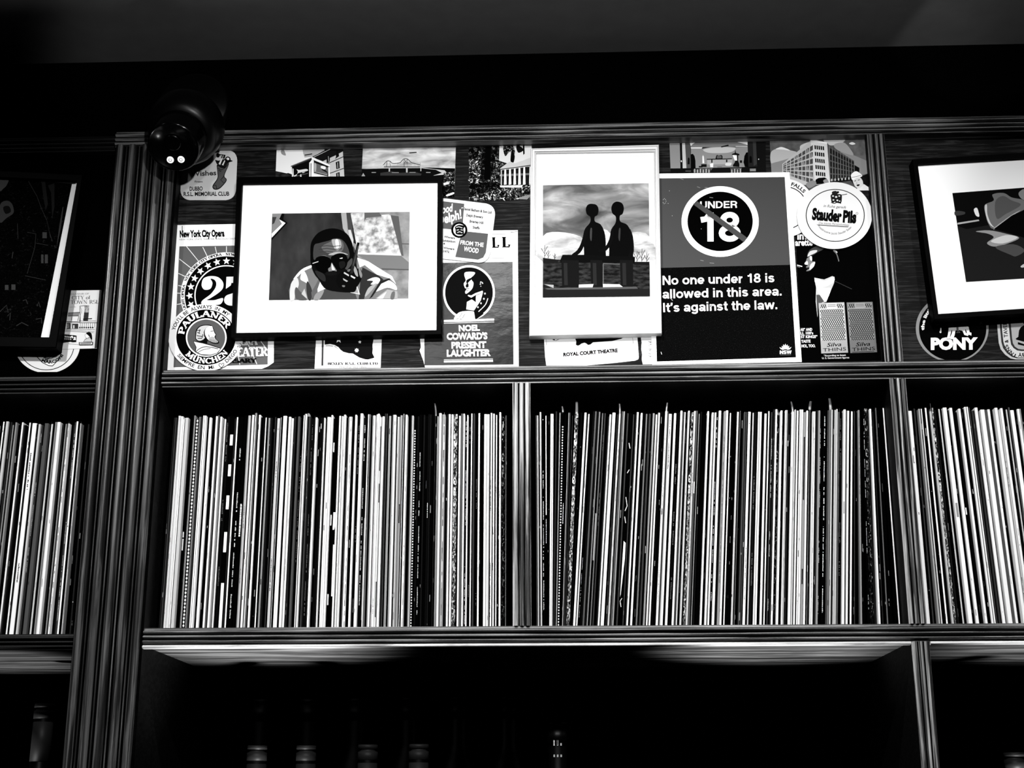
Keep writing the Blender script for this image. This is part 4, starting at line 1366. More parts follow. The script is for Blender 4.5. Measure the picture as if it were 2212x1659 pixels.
s.lines([[(420, 1160), (450, 1175)], [(415, 1195), (470, 1205)], [(425, 1225), (470, 1225)], [(450, 1130), (440, 1165)], [(480, 1180), (470, 1220)], [(415, 1140), (455, 1140)]], 8, 24)
s.lines([[(560, 1150), (590, 1146)], [(595, 1212), (618, 1208)], [(500, 1170), (490, 1195), (505, 1215)], [(540, 1185), (548, 1215)]], 6, 20)
P([(535, 1235), (575, 1205), (600, 1222), (640, 1262), (590, 1268)], 180, 3)
s.lines([[(555 + k * 16, 1232 + k * 4), (560 + k * 16, 1258 + k * 2)] for k in range(5)], 4, 70)
pinned(s, 'beer_coaster', 'round brewery coaster with a bearded monk, scribbled on its white rim', 'coaster')

# --- square brewery coaster behind the wide frame
s = sheet(PY - .0018, (860, 420, 4.147), rquad([(330, 24), (880, 92), (812, 622), (300, 565)], 92), 226, .0014, 150)
P, L = s.poly, s.line
P([(330, 52), (592, 84), (575, 322), (310, 298)], 104)
s.text('Good', (350, 180), (486, 150), 70, 240, .03, shear=.25)
s.text('Delph!', (360, 276), (570, 212), 84, 240, .03, shear=.2)
L([(566, 122), (618, 114)], 6, 235)
for b, a, c, h in (('Daniel Batham & Son Ltd', (582, 138), (836, 172), 22), ('Delph Brewery', (610, 196), (760, 214), 22), ('Brierley Hill', (640, 250), (762, 266), 22), ('Staffs', (668, 304), (728, 312), 22)):
    s.text(b, a, c, h, 34, .03)
P([(572, 328), (806, 352), (786, 520), (762, 565), (715, 584), (512, 560)], 100)
s.text('FROM THE', (556, 446), (764, 470), 36, 240, .025)
s.text('WOOD', (586, 506), (718, 526), 42, 240, .025)
for b, a, c in (('Winners', (410, 386), (508, 400)), ('Exhibition', (392, 420), (512, 432)), ('1964', (360, 446), (420, 450)), ('Winners', (404, 486), (502, 498)), ('1972.', (404, 518), (462, 524))):
    s.text(b, a, c, 18, 40, .03)
s.poly([(548 + 74 * math.cos(PI * k / 4 + .1), 318 + 72 * math.sin(PI * k / 4 + .1)) for k in range(8)], 8, 2)
s.ell(548, 318, 54, 54, 234, 30)
P([(510, 290), (550, 272), (595, 285), (585, 310), (590, 350), (570, 362), (520, 355), (515, 320)], 22, 4)
s.lines([[(520, 296), (545, 290), (575, 300)], [(525, 320), (545, 316)], [(560, 316), (580, 320)], [(530, 342), (550, 334), (575, 344)]], 6, 226)
pinned(s, 'beer_coaster', 'tilted square brewery coaster with rounded corners at the edge of the wide black frame', 'coaster')

# --- theatre playbill
s = sheet(PY, (860, 420, 4.147), [(150, 330), (1072, 320), (1080, 1540), (242, 1550), (226, 1490), (192, 1398), (204, 1370), (198, 1318), (196, 1270)], 244)
P, L = s.poly, s.line
L([(300, 366), (1030, 352), (1032, 568), (300, 580)], 3, 90)
s.text('PLAYBI', (440, 478), (806, 474), 84, 12, face='serif', thick=.26, thin=.07, foot=.16)
s.text('L', (842, 474), (902, 472), 86, 12, face='serif', thick=.28, thin=.1, foot=.2)
s.text('L', (932, 471), (1000, 469), 86, 12, face='serif', thick=.28, thin=.1, foot=.2)
s.text('LIVE', (760, 538), (836, 536), 18, 90)
L([(1008, 338), (1070, 334)], 4, 60)
P([(232, 614), (1026, 604), (1034, 1524), (236, 1532)], 'foil_black')
s.ring(635, 880, 232, 246, 214, 227, 245, n=72)
s.ell(635, 880, 214, 227, 16, 60)
P([(598, 700), (640, 692), (690, 700), (672, 730), (655, 745), (660, 770), (675, 790), (670, 830), (650, 860), (610, 890), (600, 872), (612, 850), (600, 840), (588, 800), (606, 770), (594, 730)], 236, 3)
P([(612, 770), (640, 752), (668, 748), (640, 778), (615, 800)], 14, 3)
P([(605, 815), (625, 795), (632, 825), (612, 835)], 18, 3)
s.lines([[(600, 845), (640, 842)], [(610, 862), (630, 862)]], 5, 14)
s.lines([[(735, 790), (745, 780)], [(732, 806), (742, 800)], [(738, 822), (744, 822)], [(750, 785), (760, 800)]], 8, 225)
P([(626, 900), (655, 905), (690, 885), (756, 862), (760, 875), (740, 950), (680, 1040), (610, 1030), (618, 950)], 240, 0)
P([(618, 905), (655, 925), (697, 900), (696, 966), (660, 940), (612, 965)], 8, 0)
L([(690, 908), (756, 880)], 4, 16)
L([(635, 960), (618, 1030)], 3, 90)
L([(720, 1050), (780, 990), (804, 930)], 7, 235, 4)
for a, b in ((778, 888), (768, 935), (742, 975), (715, 1010)):
    s.ell(a, b, 8, 9, 190, 12)
P([(500, 1110), (540, 1060), (600, 1045), (680, 1050), (690, 1105), (600, 1122), (560, 1115), (520, 1130)], 236, 3)
s.lines([[(548, 1100), (575, 1060)], [(575, 1110), (600, 1068)], [(505, 1130), (545, 1105)]], 4, 30)
P([(680, 1050), (770, 1066), (700, 1118), (690, 1116)], 14)
P([(410, 1125), (500, 1122), (860, 1112), (860, 1130), (560, 1142), (410, 1144)], 242)
P([(410, 1152), (860, 1140), (860, 1145), (410, 1157)], 225)
for b, a, c, y_, h in (('NOEL', 544, 732, 1224, 50), ("COWARD'S", 436, 800, 1300, 56), ('PRESENT', 478, 790, 1378, 54), ('LAUGHTER', 436, 830, 1450, 56)):
    s.text(b, (a, y_), (c, y_ - 6), h, 236, .05)
    s.line([(a + 4, y_ - h * .5), (c - 4, y_ - 6 - h * .5)], 3, 24)
P([(410, 1478), (850, 1470), (850, 1474), (410, 1482)], 215)
P([(410, 1488), (850, 1480), (850, 1500), (410, 1506)], 225)
pinned(s, 'playbill', 'theatre playbill with a man in evening dress drawn in a white ring', 'poster')

# --- club card under the wide frame
s = sheet(PY, (670, 720, 13.012), [(175, -80), (2020, -100), (1980, 970), (125, 994)], 244)
P, L = s.poly, s.line
P([(335, -80), (385, -80), (368, 908), (314, 908)], 66)
P([(410, -80), (1800, -90), (1788, 150), (1750, 330), (1758, 430), (1750, 560), (1805, 675), (1780, 695), (1620, 738), (1540, 730), (1380, 680), (1290, 625), (1200, 570), (1080, 560), (930, 520), (850, 460), (790, 385), (690, 330), (560, 300), (410, 320)], 22)
L([(440, 352), (530, 345), (640, 362)], 16, 120)
L([(685, 368), (780, 430)], 16, 120)
s.star(800, 180, 104, 245, 0)
s.star(1395, 245, 48, 245, 0, inner=.55)
s.star(1308, 478, 66, 245, 0, 7, .62)
s.text('BEXLEY R.S.L. CLUB LTD.', (492, 884), (1930, 880), 62, 18, face='serif', thick=.3, thin=.13, foot=.15)
s.text('PHONE 502 1866', (836, 980), (1575, 970), 46, 70)
pinned(s, 'club_card', 'small white club card with a starred black flag under the wide black frame', 'card')

# --- theatre card under the white frame
s = sheet(PY, (1160, 715, 8.508), [(120, 20), (1840, 10), (1848, 160), (1872, 480), (1862, 520), (1800, 545), (1400, 590), (900, 634), (172, 638), (150, 480)], 244)
P, L = s.poly, s.line
s.line([(165, 60), (185, 410)], 5, 60)
s.line([(185, 410), (1772, 290)], 4, 150)
s.line([(1752, 60), (1772, 290)], 5, 60)
P([(700, 20), (1700, 10), (1560, 140), (1380, 185), (1030, 208), (980, 250), (940, 258), (900, 225), (870, 215), (820, 230), (780, 262), (750, 272), (716, 255), (722, 190), (706, 150)], 14)
P([(280, 155), (320, 148), (340, 175), (380, 155), (420, 150), (350, 180), (300, 170)], 60)
s.text('ROYAL COURT THEATRE', (486, 466), (1486, 386), 62, 16, .06)
pinned(s, 'theatre_card', 'white theatre card with rounded corners poking out under the white frame', 'card')

# --- club card by the pillar
s = sheet(PY - .001, (20, 620, 8.73), [(1110, 66), (1698, 58), (1738, 60), (1650, 1156), (1606, 1158), (980, 1172)], 228, .0012, 120)
P, L = s.poly, s.line
P([(1700, 60), (1738, 60), (1650, 1152), (1608, 1156)], 70)
s.text('SOUVENIR OF', (1140, 150), (1500, 140), 30, 120)
s.text('CITY of', (1180, 236), (1530, 228), 66, 60, face='serif', thick=.16, thin=.05, foot=.12)
s.text('TOWN RSL', (1155, 318), (1690, 312), 66, 60, face='serif', thick=.16, thin=.05, foot=.12)
s.text('every day', (1132, 385), (1255, 380), 18, 110, 0, shear=.3)
P([(1110, 490), (1330, 476), (1310, 545), (1105, 548)], 150)
s.lines([[(1110, 488), (1340, 474)], [(1105, 550), (1312, 545)], [(1330, 360), (1420, 350), (1510, 355)], [(1330, 360), (1340, 660)], [(1312, 545), (1290, 640)], [(1180, 560), (1170, 640)], [(1340, 500), (1325, 670)]], 9, 22)
P([(1420, 356), (1508, 356), (1500, 480), (1412, 480)], 'hatched')
P([(1412, 480), (1500, 480), (1484, 636), (1395, 636)], 60)
L([(1390, 608), (1560, 594)], 16, 16)
s.lines([[(1345, 380), (1365, 440), (1360, 500)]], 5, 50)
L([(1080, 655), (1310, 660)], 14, 24)
L([(1310, 672), (1670, 672)], 9, 30)
s.lines([[(1310, 640), (1640, 640)], [(1065, 790), (1610, 800)], [(1062, 810), (1600, 834)], [(1058, 830), (1590, 860)]], 5, 70)
s.rects([(1085, 676, 1155, 784), (1185, 690, 1300, 784)], 66)
s.rects([(1205, 720, 1230, 780), (1095, 690, 1102, 776), (1118, 690, 1124, 776)], 215)
s.lines([[(1340 + k * 38, 680), (1338 + k * 38, 760)] for k in range(8)], 5, 60)
for k in range(7):
    s.ell(1332 + k * 40, 764, 15, 15, 40, 10)
P([(1045, 890), (1270, 915), (1262, 1035), (1190, 1040), (1150, 1030), (1015, 1052), (1020, 1010)], 24)
s.rects([(1045 + 34 * k, 920 + 4 * k, 1068 + 34 * k, 950 + 4 * k) for k in range(6)], 215)
s.rects([(1040 + 36 * k, 966 + 3 * k, 1062 + 36 * k, 988 + 3 * k) for k in range(4)], 190)
s.ell(1183, 935, 16, 16, 235, 14)
P([(1200, 1000), (1250, 930), (1258, 1000)], 225)
L([(1110, 1065), (1310, 1085)], 4, 70)
P([(1450, 870), (1500, 845), (1545, 870), (1560, 930), (1560, 990), (1535, 980), (1510, 930), (1470, 900)], 16, 4)
P([(1435, 890), (1470, 895), (1500, 930), (1480, 965), (1450, 962), (1430, 935)], 236, 3)
L([(1438, 880), (1425, 920), (1440, 930), (1440, 955), (1470, 968)], 5, 22)
P([(1400, 1034), (1430, 985), (1480, 965), (1510, 960), (1545, 990), (1555, 1030)], 205, 0)
L([(1400, 1034), (1430, 985), (1480, 965), (1520, 950), (1550, 990), (1556, 1030)], 7, 22)
P([(1312, 1042), (1580, 1034), (1572, 1092), (1316, 1096)], 30)
P([(1328, 1052), (1566, 1046), (1560, 1080), (1330, 1084)], 228)
s.line([(1340, 1068), (1545, 1062)], 14, 70)
pinned(s, 'club_card', 'club card with a line drawing of a modern building, against the fluted pillar', 'card')

# --- coaster under the dark frame
s = sheet(PY - .0005, (20, 620, 8.73), [p for p in circ(715, 1080, 622, 545) if p[1] < 1606] , 226, .0014, 130)
P, L = s.poly, s.line
s.ring(700, 1086, 528, 484, 514, 470, 12, 0, 180)
P([(560, 900), (990, 880), (990, 1190), (975, 1290), (920, 1390), (820, 1494), (740, 1490), (620, 1430), (540, 1345), (495, 1290), (470, 1190), (480, 900)], 14, 0)
P([(570, 900), (976, 890), (974, 1195), (960, 1285), (906, 1385), (814, 1480), (742, 1476), (628, 1416), (552, 1335), (514, 1280), (490, 1190), (494, 900)], 232, 0)
s.arc('MARCONI', 760, 1150, 296, 290, 122, 28, 54, 12, .05, inward=True)
s.ring(750, 1130, 190, 222, 178, 210, 30, 0, 180)
s.lines([[(600, 1180), (640, 1300), (700, 1380)], [(680, 1200), (700, 1380)], [(870, 1190), (800, 1300), (700, 1384)], [(580, 1250), (680, 1290), (900, 1210)], [(760, 1180), (720, 1380)], [(640, 1340), (900, 1250)]], 12, 24)
s.quads([[(330, 1180), (470, 1190), (478, 1240), (380, 1226)], [(500, 1190), (600, 1196), (590, 1240), (506, 1236)]], 120)
pinned(s, 'beer_coaster', 'pale round coaster with a shield, cut off below the dark frame', 'coaster')

# --- pony coaster
s = sheet(PY, (1960, 650, 11.642), [p for p in circ(1128, 690, 916, 850, 80) if p[1] < 1490], 158, .0014, 20)
P, L = s.poly, s.line
s.poly([p for p in circ(1140, 700, 846, 800, 80) if p[1] < 1478], 6)
s.text('PONY', (590, 1212), (1776, 1204), 272, 246, .06)
s.arc('the little', 1140, 690, 716, 700, -184, -132, 76, 240, .05)
s.arc('back', 1140, 690, 700, 690, -36, -6, 76, 240, .05)
P([(870, 440), (1480, 430), (1490, 560), (1490, 620), (1540, 650), (1568, 790), (1612, 800), (1612, 872), (1540, 850), (1524, 884), (1432, 856), (1388, 752), (1300, 735), (1210, 745), (1190, 860), (1150, 965), (988, 958), (1020, 850), (1040, 690), (985, 610), (930, 560)], 238)
P([(692, 535), (860, 530), (820, 590), (770, 612), (715, 600)], 240, 3)
P([(1455, 715), (1480, 740), (1496, 810), (1466, 790)], 20, 3)
P([(1110, 735), (1128, 760), (1112, 830), (1090, 880), (1070, 910), (1090, 820)], 14, 3)
P([(1110, 440), (1360, 430), (1345, 560), (1290, 630), (1230, 640), (1150, 580)], 96, 3)
P([(1140, 440), (1335, 430), (1320, 560), (1260, 606), (1170, 560)], 236, 3)
P([(1170, 440), (1310, 430), (1295, 560), (1250, 585), (1195, 550)], 110, 3)
P([(1225, 630), (1285, 632), (1290, 730), (1238, 738)], 120)
L([(1275, 745), (1240, 800), (1325, 790), (1275, 745)], 10, 150)
L([(850, 560), (870, 630), (920, 655), (970, 610), (950, 560)], 10, 220, 4)
s.ell(905, 550, 40, 30, 10, 20)
P([(835, 660), (852, 660), (858, 780), (845, 805), (815, 800), (808, 770), (825, 740)], 238, 3)
s.lines([[(980, 955), (1060, 955), (1080, 930)], [(1070, 965), (1160, 968)]], 8, 90)
pinned(s, 'beer_coaster', 'round black coaster with a white pony under the crooked frame', 'coaster')

# --- inn coaster
s = sheet(PY - .0003, (2090, 660, 11.852), [(730, -200), (2500, -200), (2500, 1380), (1230, 1380), (1100, 1355), (960, 1255), (850, 1120), (800, 960), (772, 660), (752, 330)], 200, .0014, 150)
P, L = s.poly, s.line
P([(808, -200), (2500, -200), (2500, 1352), (1260, 1350), (1130, 1310), (1010, 1220), (910, 1090), (868, 940), (838, 640), (815, 320)], 62)
P([(862, -200), (2500, -200), (2500, 1332), (1290, 1330), (1170, 1285), (1060, 1200), (960, 1070), (918, 920), (888, 640), (866, 320)], 214)
P([(1020, -200), (2500, -200), (2500, 1170), (1380, 1166), (1270, 1150), (1180, 1090), (1115, 1000), (1092, 860), (1060, 560), (1030, 300)], 62)
P([(1076, -200), (2500, -200), (2500, 1128), (1400, 1124), (1300, 1110), (1210, 1050), (1160, 960), (1140, 840), (1115, 560), (1090, 300)], 184)
s.text('TAVERNS', (1034, 810), (986, 250), 100, 34, .02)
s.text('&', (1046, 950), (1036, 870), 90, 34, .03)
s.text('S', (1048, 1056), (1018, 992), 90, 34, .03)
s.text('N', (1110, 1140), (1060, 1062), 92, 34, .03)
s.text('N', (1190, 1218), (1120, 1150), 92, 34, .03)
s.text('I', (1246, 1250), (1222, 1236), 92, 34, .03)
s.text('BY', (1480, 1215), (1284, 1215), 92, 34, .03)
P([(1230, 850), (1300, 800), (1318, 640), (1360, 560), (1446, 500), (1600, 480), (1760, 600), (1800, 860), (1780, 940), (1440, 925), (1250, 872)], 12)
P([(1290, 935), (1440, 985), (1700, 1010), (1700, 1060), (1446, 1032), (1290, 994)], 12)
P([(1420, 340), (1600, 300), (1600, 480), (1440, 470)], 14, 3)
pinned(s, 'beer_coaster', 'grey-rimmed inn coaster with a black bell, corner below the crooked frame', 'coaster')


# ---------------------------------------------------------------- the records
# read off the photograph along the middle of each row: strip start, scale, then (from, to, greys across the spine 0..9, marks); some dark greys paint in the shadow gaps between sleeves
STRIPS = {
    'first': [
        (350, 14.747, [(120, 188, '30'), (188, 252, '53'), (252, 338, '9'), (338, 428, '9'), (428, 505, '994'), (505, 622, '8'), (622, 712, '0', 'B1150-1162 B1165-1190'), (712, 795, '02'), (795, 828, '7'), (828, 950, '0', 'D'), (950, 1025, '6'), (1025, 1078, '3'), (1078, 1145, '991'), (1145, 1190, '9'), (1190, 1272, '0', 'u'), (1272, 1358, '9'), (1358, 1425, '0'), (1425, 1492, '01'), (1492, 1560, '9'), (1560, 1645, '551'), (1645, 1712, '9', 'm'), (1712, 1785, '71'), (1785, 1818, '9'), (1818, 1945, '011', 'u'), (1945, 2108, '0', 'B941-965 B1007-1033 B1075-1105 B1154-1197 B1262-1362'), (2108, 2172, '31'), (2172, 2225, '9')]),
        (500, 14.747, [(15, 60, '20'), (60, 195, '0', 'T'), (195, 335, '0', 'W1095-1165 B0-0'), (335, 425, '78', 'n'), (425, 455, '0'), (455, 535, '9'), (535, 640, '596', 'm'), (640, 680, '1'), (680, 745, '9'), (745, 815, '0'), (815, 885, '01'), (885, 925, '9'), (925, 985, '1'), (985, 1045, '7'), (1045, 1125, '1312'), (1125, 1215, '0'), (1215, 1280, '41'), (1280, 1380, '8', 't'), (1380, 1430, '38'), (1430, 1475, '0'), (1475, 1605, '9899'), (1605, 1665, '0'), (1665, 1740, '99'), (1740, 1820, '89'), (1820, 1900, '23'), (1900, 1975, '0'), (1975, 2040, '5'), (2040, 2135, '0', 'u'), (2135, 2170, '9'), (2170, 2252, '69', 'm')]),
        (650, 14.747, [(40, 110, '121'), (110, 165, '53'), (165, 265, '1', 'u'), (265, 320, '20', 'u'), (320, 385, '9'), (385, 470, '0'), (470, 595, '102'), (595, 630, '9'), (630, 710, '12', 'u'), (710, 828, '989'), (828, 885, '9'), (885, 970, '0', 'B955-976 B1115-1138 B1285-1308'), (970, 1090, '0', 'S'), (1090, 1150, '9', 'n'), (1150, 1230, '59'), (1230, 1300, '89'), (1300, 1365, '0'), (1365, 1410, '60'), (1410, 1510, '9', 'r'), (1510, 1605, '0'), (1605, 1665, '9'), (1665, 1780, '0', 'u'), (1780, 1870, '9'), (1870, 1970, '1', 'T'), (1970, 2025, '0', 'G1125-1340'), (2025, 2055, '9'), (2055, 2120, '06'), (2120, 2180, '0')]),
        (800, 14.747, [(-32, 65, '789'), (65, 125, '297'), (125, 200, '9', 't'), (200, 275, '97', 'K920-1020 K1048-1090 K1260-1335'), (275, 360, '9'), (360, 440, '31'), (440, 495, '50'), (495, 585, '7'), (585, 620, '0'), (620, 740, '789'), (740, 775, '2'), (775, 865, '87'), (865, 940, '7', 'K1096-1137'), (940, 985, '29'), (985, 1040, '1'), (1040, 1110, '9', 'r'), (1110, 1175, '0'), (1175, 1235, '0'), (1235, 1310, '678'), (1310, 1385, '0', 'O'), (1385, 1490, '021'), (1490, 1590, '0', 'T'), (1590, 1670, '02'), (1670, 1770, '0'), (1770, 1835, '1', 'W1095-1127'), (1835, 1890, '20'), (1890, 1975, '0'), (1975, 2040, '30'), (2040, 2120, '17'), (2120, 2215, '799')]),
        (950, 14.747, [(5, 125, '68', 'r'), (125, 190, '1'), (190, 235, '40'), (235, 300, '9'), (300, 390, '1999'), (390, 520, 'M'), (520, 575, '0'), (575, 632, '9'), (632, 765, '5559'), (765, 835, '0', 'T'), (835, 872, '9'), (872, 965, '0', 'u'), (965, 995, '9'), (995, 1055, '0'), (1055, 1095, '4'), (1095, 1200, '0', 'u'), (1200, 1255, '9'), (1255, 1320, '0'), (1320, 1385, '0'), (1385, 1485, '998'), (1485, 1570, '988'), (1570, 1655, '299', 'n'), (1655, 1735, '399'), (1735, 1780, '0'), (1780, 1815, '9'), (1815, 1890, '0'), (1890, 1945, '9'), (1945, 2060, 'N'), (2060, 2150, '1711')]),
    ],
    'second': [
        (1150, 14.747, [(115, 205, '538'), (205, 300, '078'), (300, 400, '0', 'T'), (400, 475, '0', 'B875-1119 W1128-1180'), (475, 545, '01'), (545, 605, '9'), (605, 668, '49'), (668, 770, '042'), (770, 870, '283', 'r'), (870, 935, '0', 'O'), (935, 1010, '0', 'W1096-1140'), (1010, 1065, '08'), (1065, 1130, '04'), (1130, 1200, '040', 'u'), (1200, 1345, 'M'), (1345, 1470, '010'), (1470, 1560, '9'), (1560, 1640, '499'), (1640, 1720, '0', 'T'), (1720, 1800, '10'), (1800, 1860, '5'), (1860, 1970, '0307'), (1970, 2070, '016', 'G1120-1220'), (2070, 2150, '04', 'u'), (2150, 2232, '0')]),
        (1300, 14.747, [(20, 60, '03'), (60, 150, '994'), (150, 258, '9'), (258, 312, '0'), (312, 365, '41'), (365, 428, '8', 'r'), (428, 518, '260'), (518, 565, '7'), (565, 690, '004'), (690, 830, '0', 'Z'), (830, 920, '400'), (920, 1012, '499'), (1012, 1075, '0'), (1075, 1138, '9', 'n'), (1138, 1240, '010'), (1240, 1340, '60'), (1340, 1405, '405'), (1405, 1472, '02'), (1472, 1535, '7'), (1535, 1622, '199'), (1622, 1708, '599'), (1708, 1790, '01'), (1790, 1870, '00'), (1870, 1942, '9', 'K1112-1125 t'), (1942, 1990, '4'), (1990, 2095, '89', 't'), (2095, 2165, '01'), (2165, 2240, '9')]),
        (1450, 14.747, [(25, 155, '010', 'u'), (155, 225, '9'), (225, 285, '42'), (285, 330, '8'), (330, 398, '0', 'u'), (398, 462, '8'), (462, 500, '1'), (500, 592, 'M'), (592, 655, '8', 'n'), (655, 728, '5', 'B1055-1080'), (728, 788, '17'), (788, 900, '020'), (900, 1030, '0', 'u'), (1030, 1092, '9'), (1092, 1180, '0'), (1180, 1270, '995'), (1270, 1325, '9'), (1325, 1402, '1', 'T'), (1402, 1488, '9'), (1488, 1568, '030'), (1568, 1642, '7', 't'), (1642, 1722, '9'), (1722, 1770, '0'), (1770, 1812, '9'), (1812, 1890, '001'), (1890, 1960, '00'), (1960, 2075, '088'), (2075, 2125, '06'), (2125, 2232, '0')]),
        (1600, 14.747, [(20, 105, '503'), (105, 155, '50'), (155, 247, '9', 't'), (247, 295, '0'), (295, 345, '8'), (345, 475, '120', 'u'), (475, 605, '9699'), (605, 690, '0'), (690, 768, '9'), (768, 850, '299'), (850, 895, '0'), (895, 975, '40', 'T'), (975, 1035, '30'), (1035, 1102, '9'), (1102, 1210, 'N'), (1210, 1278, '9'), (1278, 1362, '0'), (1362, 1445, '948'), (1445, 1502, '23'), (1502, 1572, '0'), (1572, 1655, '9'), (1655, 1730, '882'), (1730, 1822, '991'), (1822, 1950, '9799'), (1950, 2042, '7', 'K955-1093 K1240-1272'), (2042, 2105, '9'), (2105, 2180, '06'), (2180, 2228, '0')]),
        (1750, 11.06, [(20, 60, '90'), (60, 98, '9'), (98, 165, '13'), (165, 218, '7'), (218, 290, '0', 'T'), (290, 372, '0', 'W'), (372, 425, '05', 'u'), (425, 475, '6'), (475, 520, '49'), (520, 600, '38'), (600, 640, '8'), (640, 690, '5', 'r'), (690, 782, '0', 'u'), (782, 842, '9', 'G1100-1126'), (842, 892, '58'), (892, 932, '9'), (932, 1028, '099'), (1028, 1090, '04'), (1090, 1175, '0'), (1175, 1228, '7', 'n'), (1228, 1325, '0'), (1325, 1385, '0', 'T'), (1385, 1480, 'N'), (1480, 1535, '30', 'u'), (1535, 1595, '9'), (1595, 1660, '03'), (1660, 1745, '06'), (1745, 1850, '00'), (1850, 2000, '0009')]),
    ],
    'right': [
        (1960, 8.778, [(205, 278, '99'), (278, 345, '04'), (345, 410, '0'), (410, 450, '86'), (450, 492, '29'), (492, 542, '0'), (542, 578, '9'), (578, 650, '01'), (650, 690, '8', 'r'), (690, 742, 'M'), (742, 800, '20'), (800, 832, '0'), (832, 868, '8'), (868, 928, '0'), (928, 1012, '9', 'G1106-1136'), (1012, 1066, '01'), (1066, 1126, '9'), (1126, 1175, '0', 'B1112-1127'), (1175, 1242, '1'), (1242, 1292, '9'), (1292, 1350, '0'), (1350, 1432, '969'), (1432, 1500, '050'), (1500, 1550, '40'), (1550, 1612, '9'), (1612, 1662, '0'), (1662, 1748, '9'), (1748, 1802, '5'), (1802, 1858, '9'), (1858, 1940, '1'), (1940, 2002, '9'), (2002, 2052, '78', 'n'), (2052, 2102, '9'), (2102, 2150, '1'), (2150, 2182, '8'), (2182, 2250, '05'), (2250, 2330, '9'), (2330, 2390, '0'), (2390, 2470, '97'), (2470, 2530, '0')]),
    ],
    'left': [
        (0, 12.289, [(-520, -440, '7'), (-440, -340, '08'), (-340, -250, '0'), (-250, -160, '90'), (-160, -80, '8'), (-80, 0, '03'), (0, 50, '37'), (50, 130, '07'), (130, 265, '0'), (265, 310, '9'), (310, 400, '31'), (400, 480, '12'), (480, 530, '9'), (530, 565, '2'), (565, 690, '9', 't'), (690, 748, '1'), (748, 800, '8'), (800, 840, '14', 'T'), (840, 908, '0'), (908, 1020, '5'), (1020, 1080, '1'), (1080, 1140, '8'), (1140, 1170, '1'), (1170, 1270, '758'), (1270, 1350, '9'), (1350, 1400, '3'), (1400, 1460, '0'), (1460, 1520, '17'), (1520, 1600, '39', 'r'), (1600, 1720, '02'), (1720, 1780, '4', 'T'), (1780, 1832, '9'), (1832, 1890, '0'), (1890, 1925, '8', 'r'), (1925, 2030, '0'), (2030, 2072, '3'), (2072, 2150, '0')]),
    ],
}
MAXREC = 300
RECY = 0.036                                    # the spines stand back a little from the shelf edge
LEANS = {                                        # (x in the photograph, lean in degrees to the right) along each row
    'first': [(340, 0.2), (1100, 0.1)],
    'second': [(1150, 0.0), (1178, 0.2), (1262, 4.3), (1838, 4.3), (1945, -0.8)],
    'right': [(1975, 0.0), (2000, -.3), (2080, -1.8), (2290, -1.8)],
    'left': [(-50, 0.7), (60, 0.7), (160, 0.1)],
}
GREYV = [2, 12, 26, 44, 68, 94, 124, 162, 208, 246]


def lean_at(row, x):
    T = LEANS[row]
    if x <= T[0][0]:
        return T[0][1]
    for (a, la), (b, lb) in zip(T, T[1:]):
        if x <= b:
            return la + (lb - la) * (x - a) / (b - a)
    return T[-1][1]


recs = []                                        # [row, x0, x1, [(fraction, grey)], marks]
for row, strips in STRIPS.items():
    for x0, s, L in strips:
        for e in L:
            a, b, g = e[0], e[1], e[2]
            mk = e[3] if len(e) > 3 else ''
            st = [(1.0, g)] if g in 'MN' else [(1 / len(g), int(c)) for c in g]
            recs.append([row, x0 + a / s, x0 + b / s, st, mk])
while len(recs) > MAXREC:                        # the thinnest ones are read as one sleeve with their neighbour
    best = None
    for i in range(len(recs) - 1):
        p, q = recs[i], recs[i + 1]
        if p[0] != q[0] or p[4] or q[4] or p[3][0][1] in ('M', 'N') or q[3][0][1] in ('M', 'N'):
            continue
        w = q[2] - p[1]
        if best is None or w < best[0]:
            best = (w, i)
    i = best[1]
    p, q = recs[i], recs[i + 1]
    wp, wq = p[2] - p[1], q[2] - q[1]
    p[3] = [(f * wp / (wp + wq), g) for f, g in p[3]] + [(f * wq / (wp + wq), g) for f, g in q[3]]
    p[2] = q[2]
    del recs[i + 1]

ONES = 'zeroth first second third fourth fifth sixth seventh eighth ninth tenth eleventh twelfth thirteenth fourteenth fifteenth sixteenth seventeenth eighteenth nineteenth'.split()
TENS = {2: 'twent', 3: 'thirt', 4: 'fort', 5: 'fift', 6: 'sixt', 7: 'sevent', 8: 'eight', 9: 'ninet'}


def ordinal(n):
    if n < 20:
        return ONES[n]
    if n % 10 == 0:
        return TENS[n // 10] + 'ieth'
    return TENS[n // 10] + 'y-' + ONES[n % 10]


SIZES = {r: sum(1 for q in recs if q[0] == r) for r in STRIPS}


def place_words(row, i):
    n = SIZES[row]
    if row == 'first':
        return ordinal(i + 1) + ' to the right of the fluted pillar' if i < n / 2 else ordinal(n - i) + ' to the left of the middle upright'
    if row == 'second':
        return ordinal(i + 1) + ' to the right of the middle upright' if i < n / 2 else ordinal(n - i) + ' to the left of the second upright'
    if row == 'right':
        return ordinal(i + 1) + ' to the right of the second upright'
    return ordinal(n - i) + ' to the left of the fluted pillar'


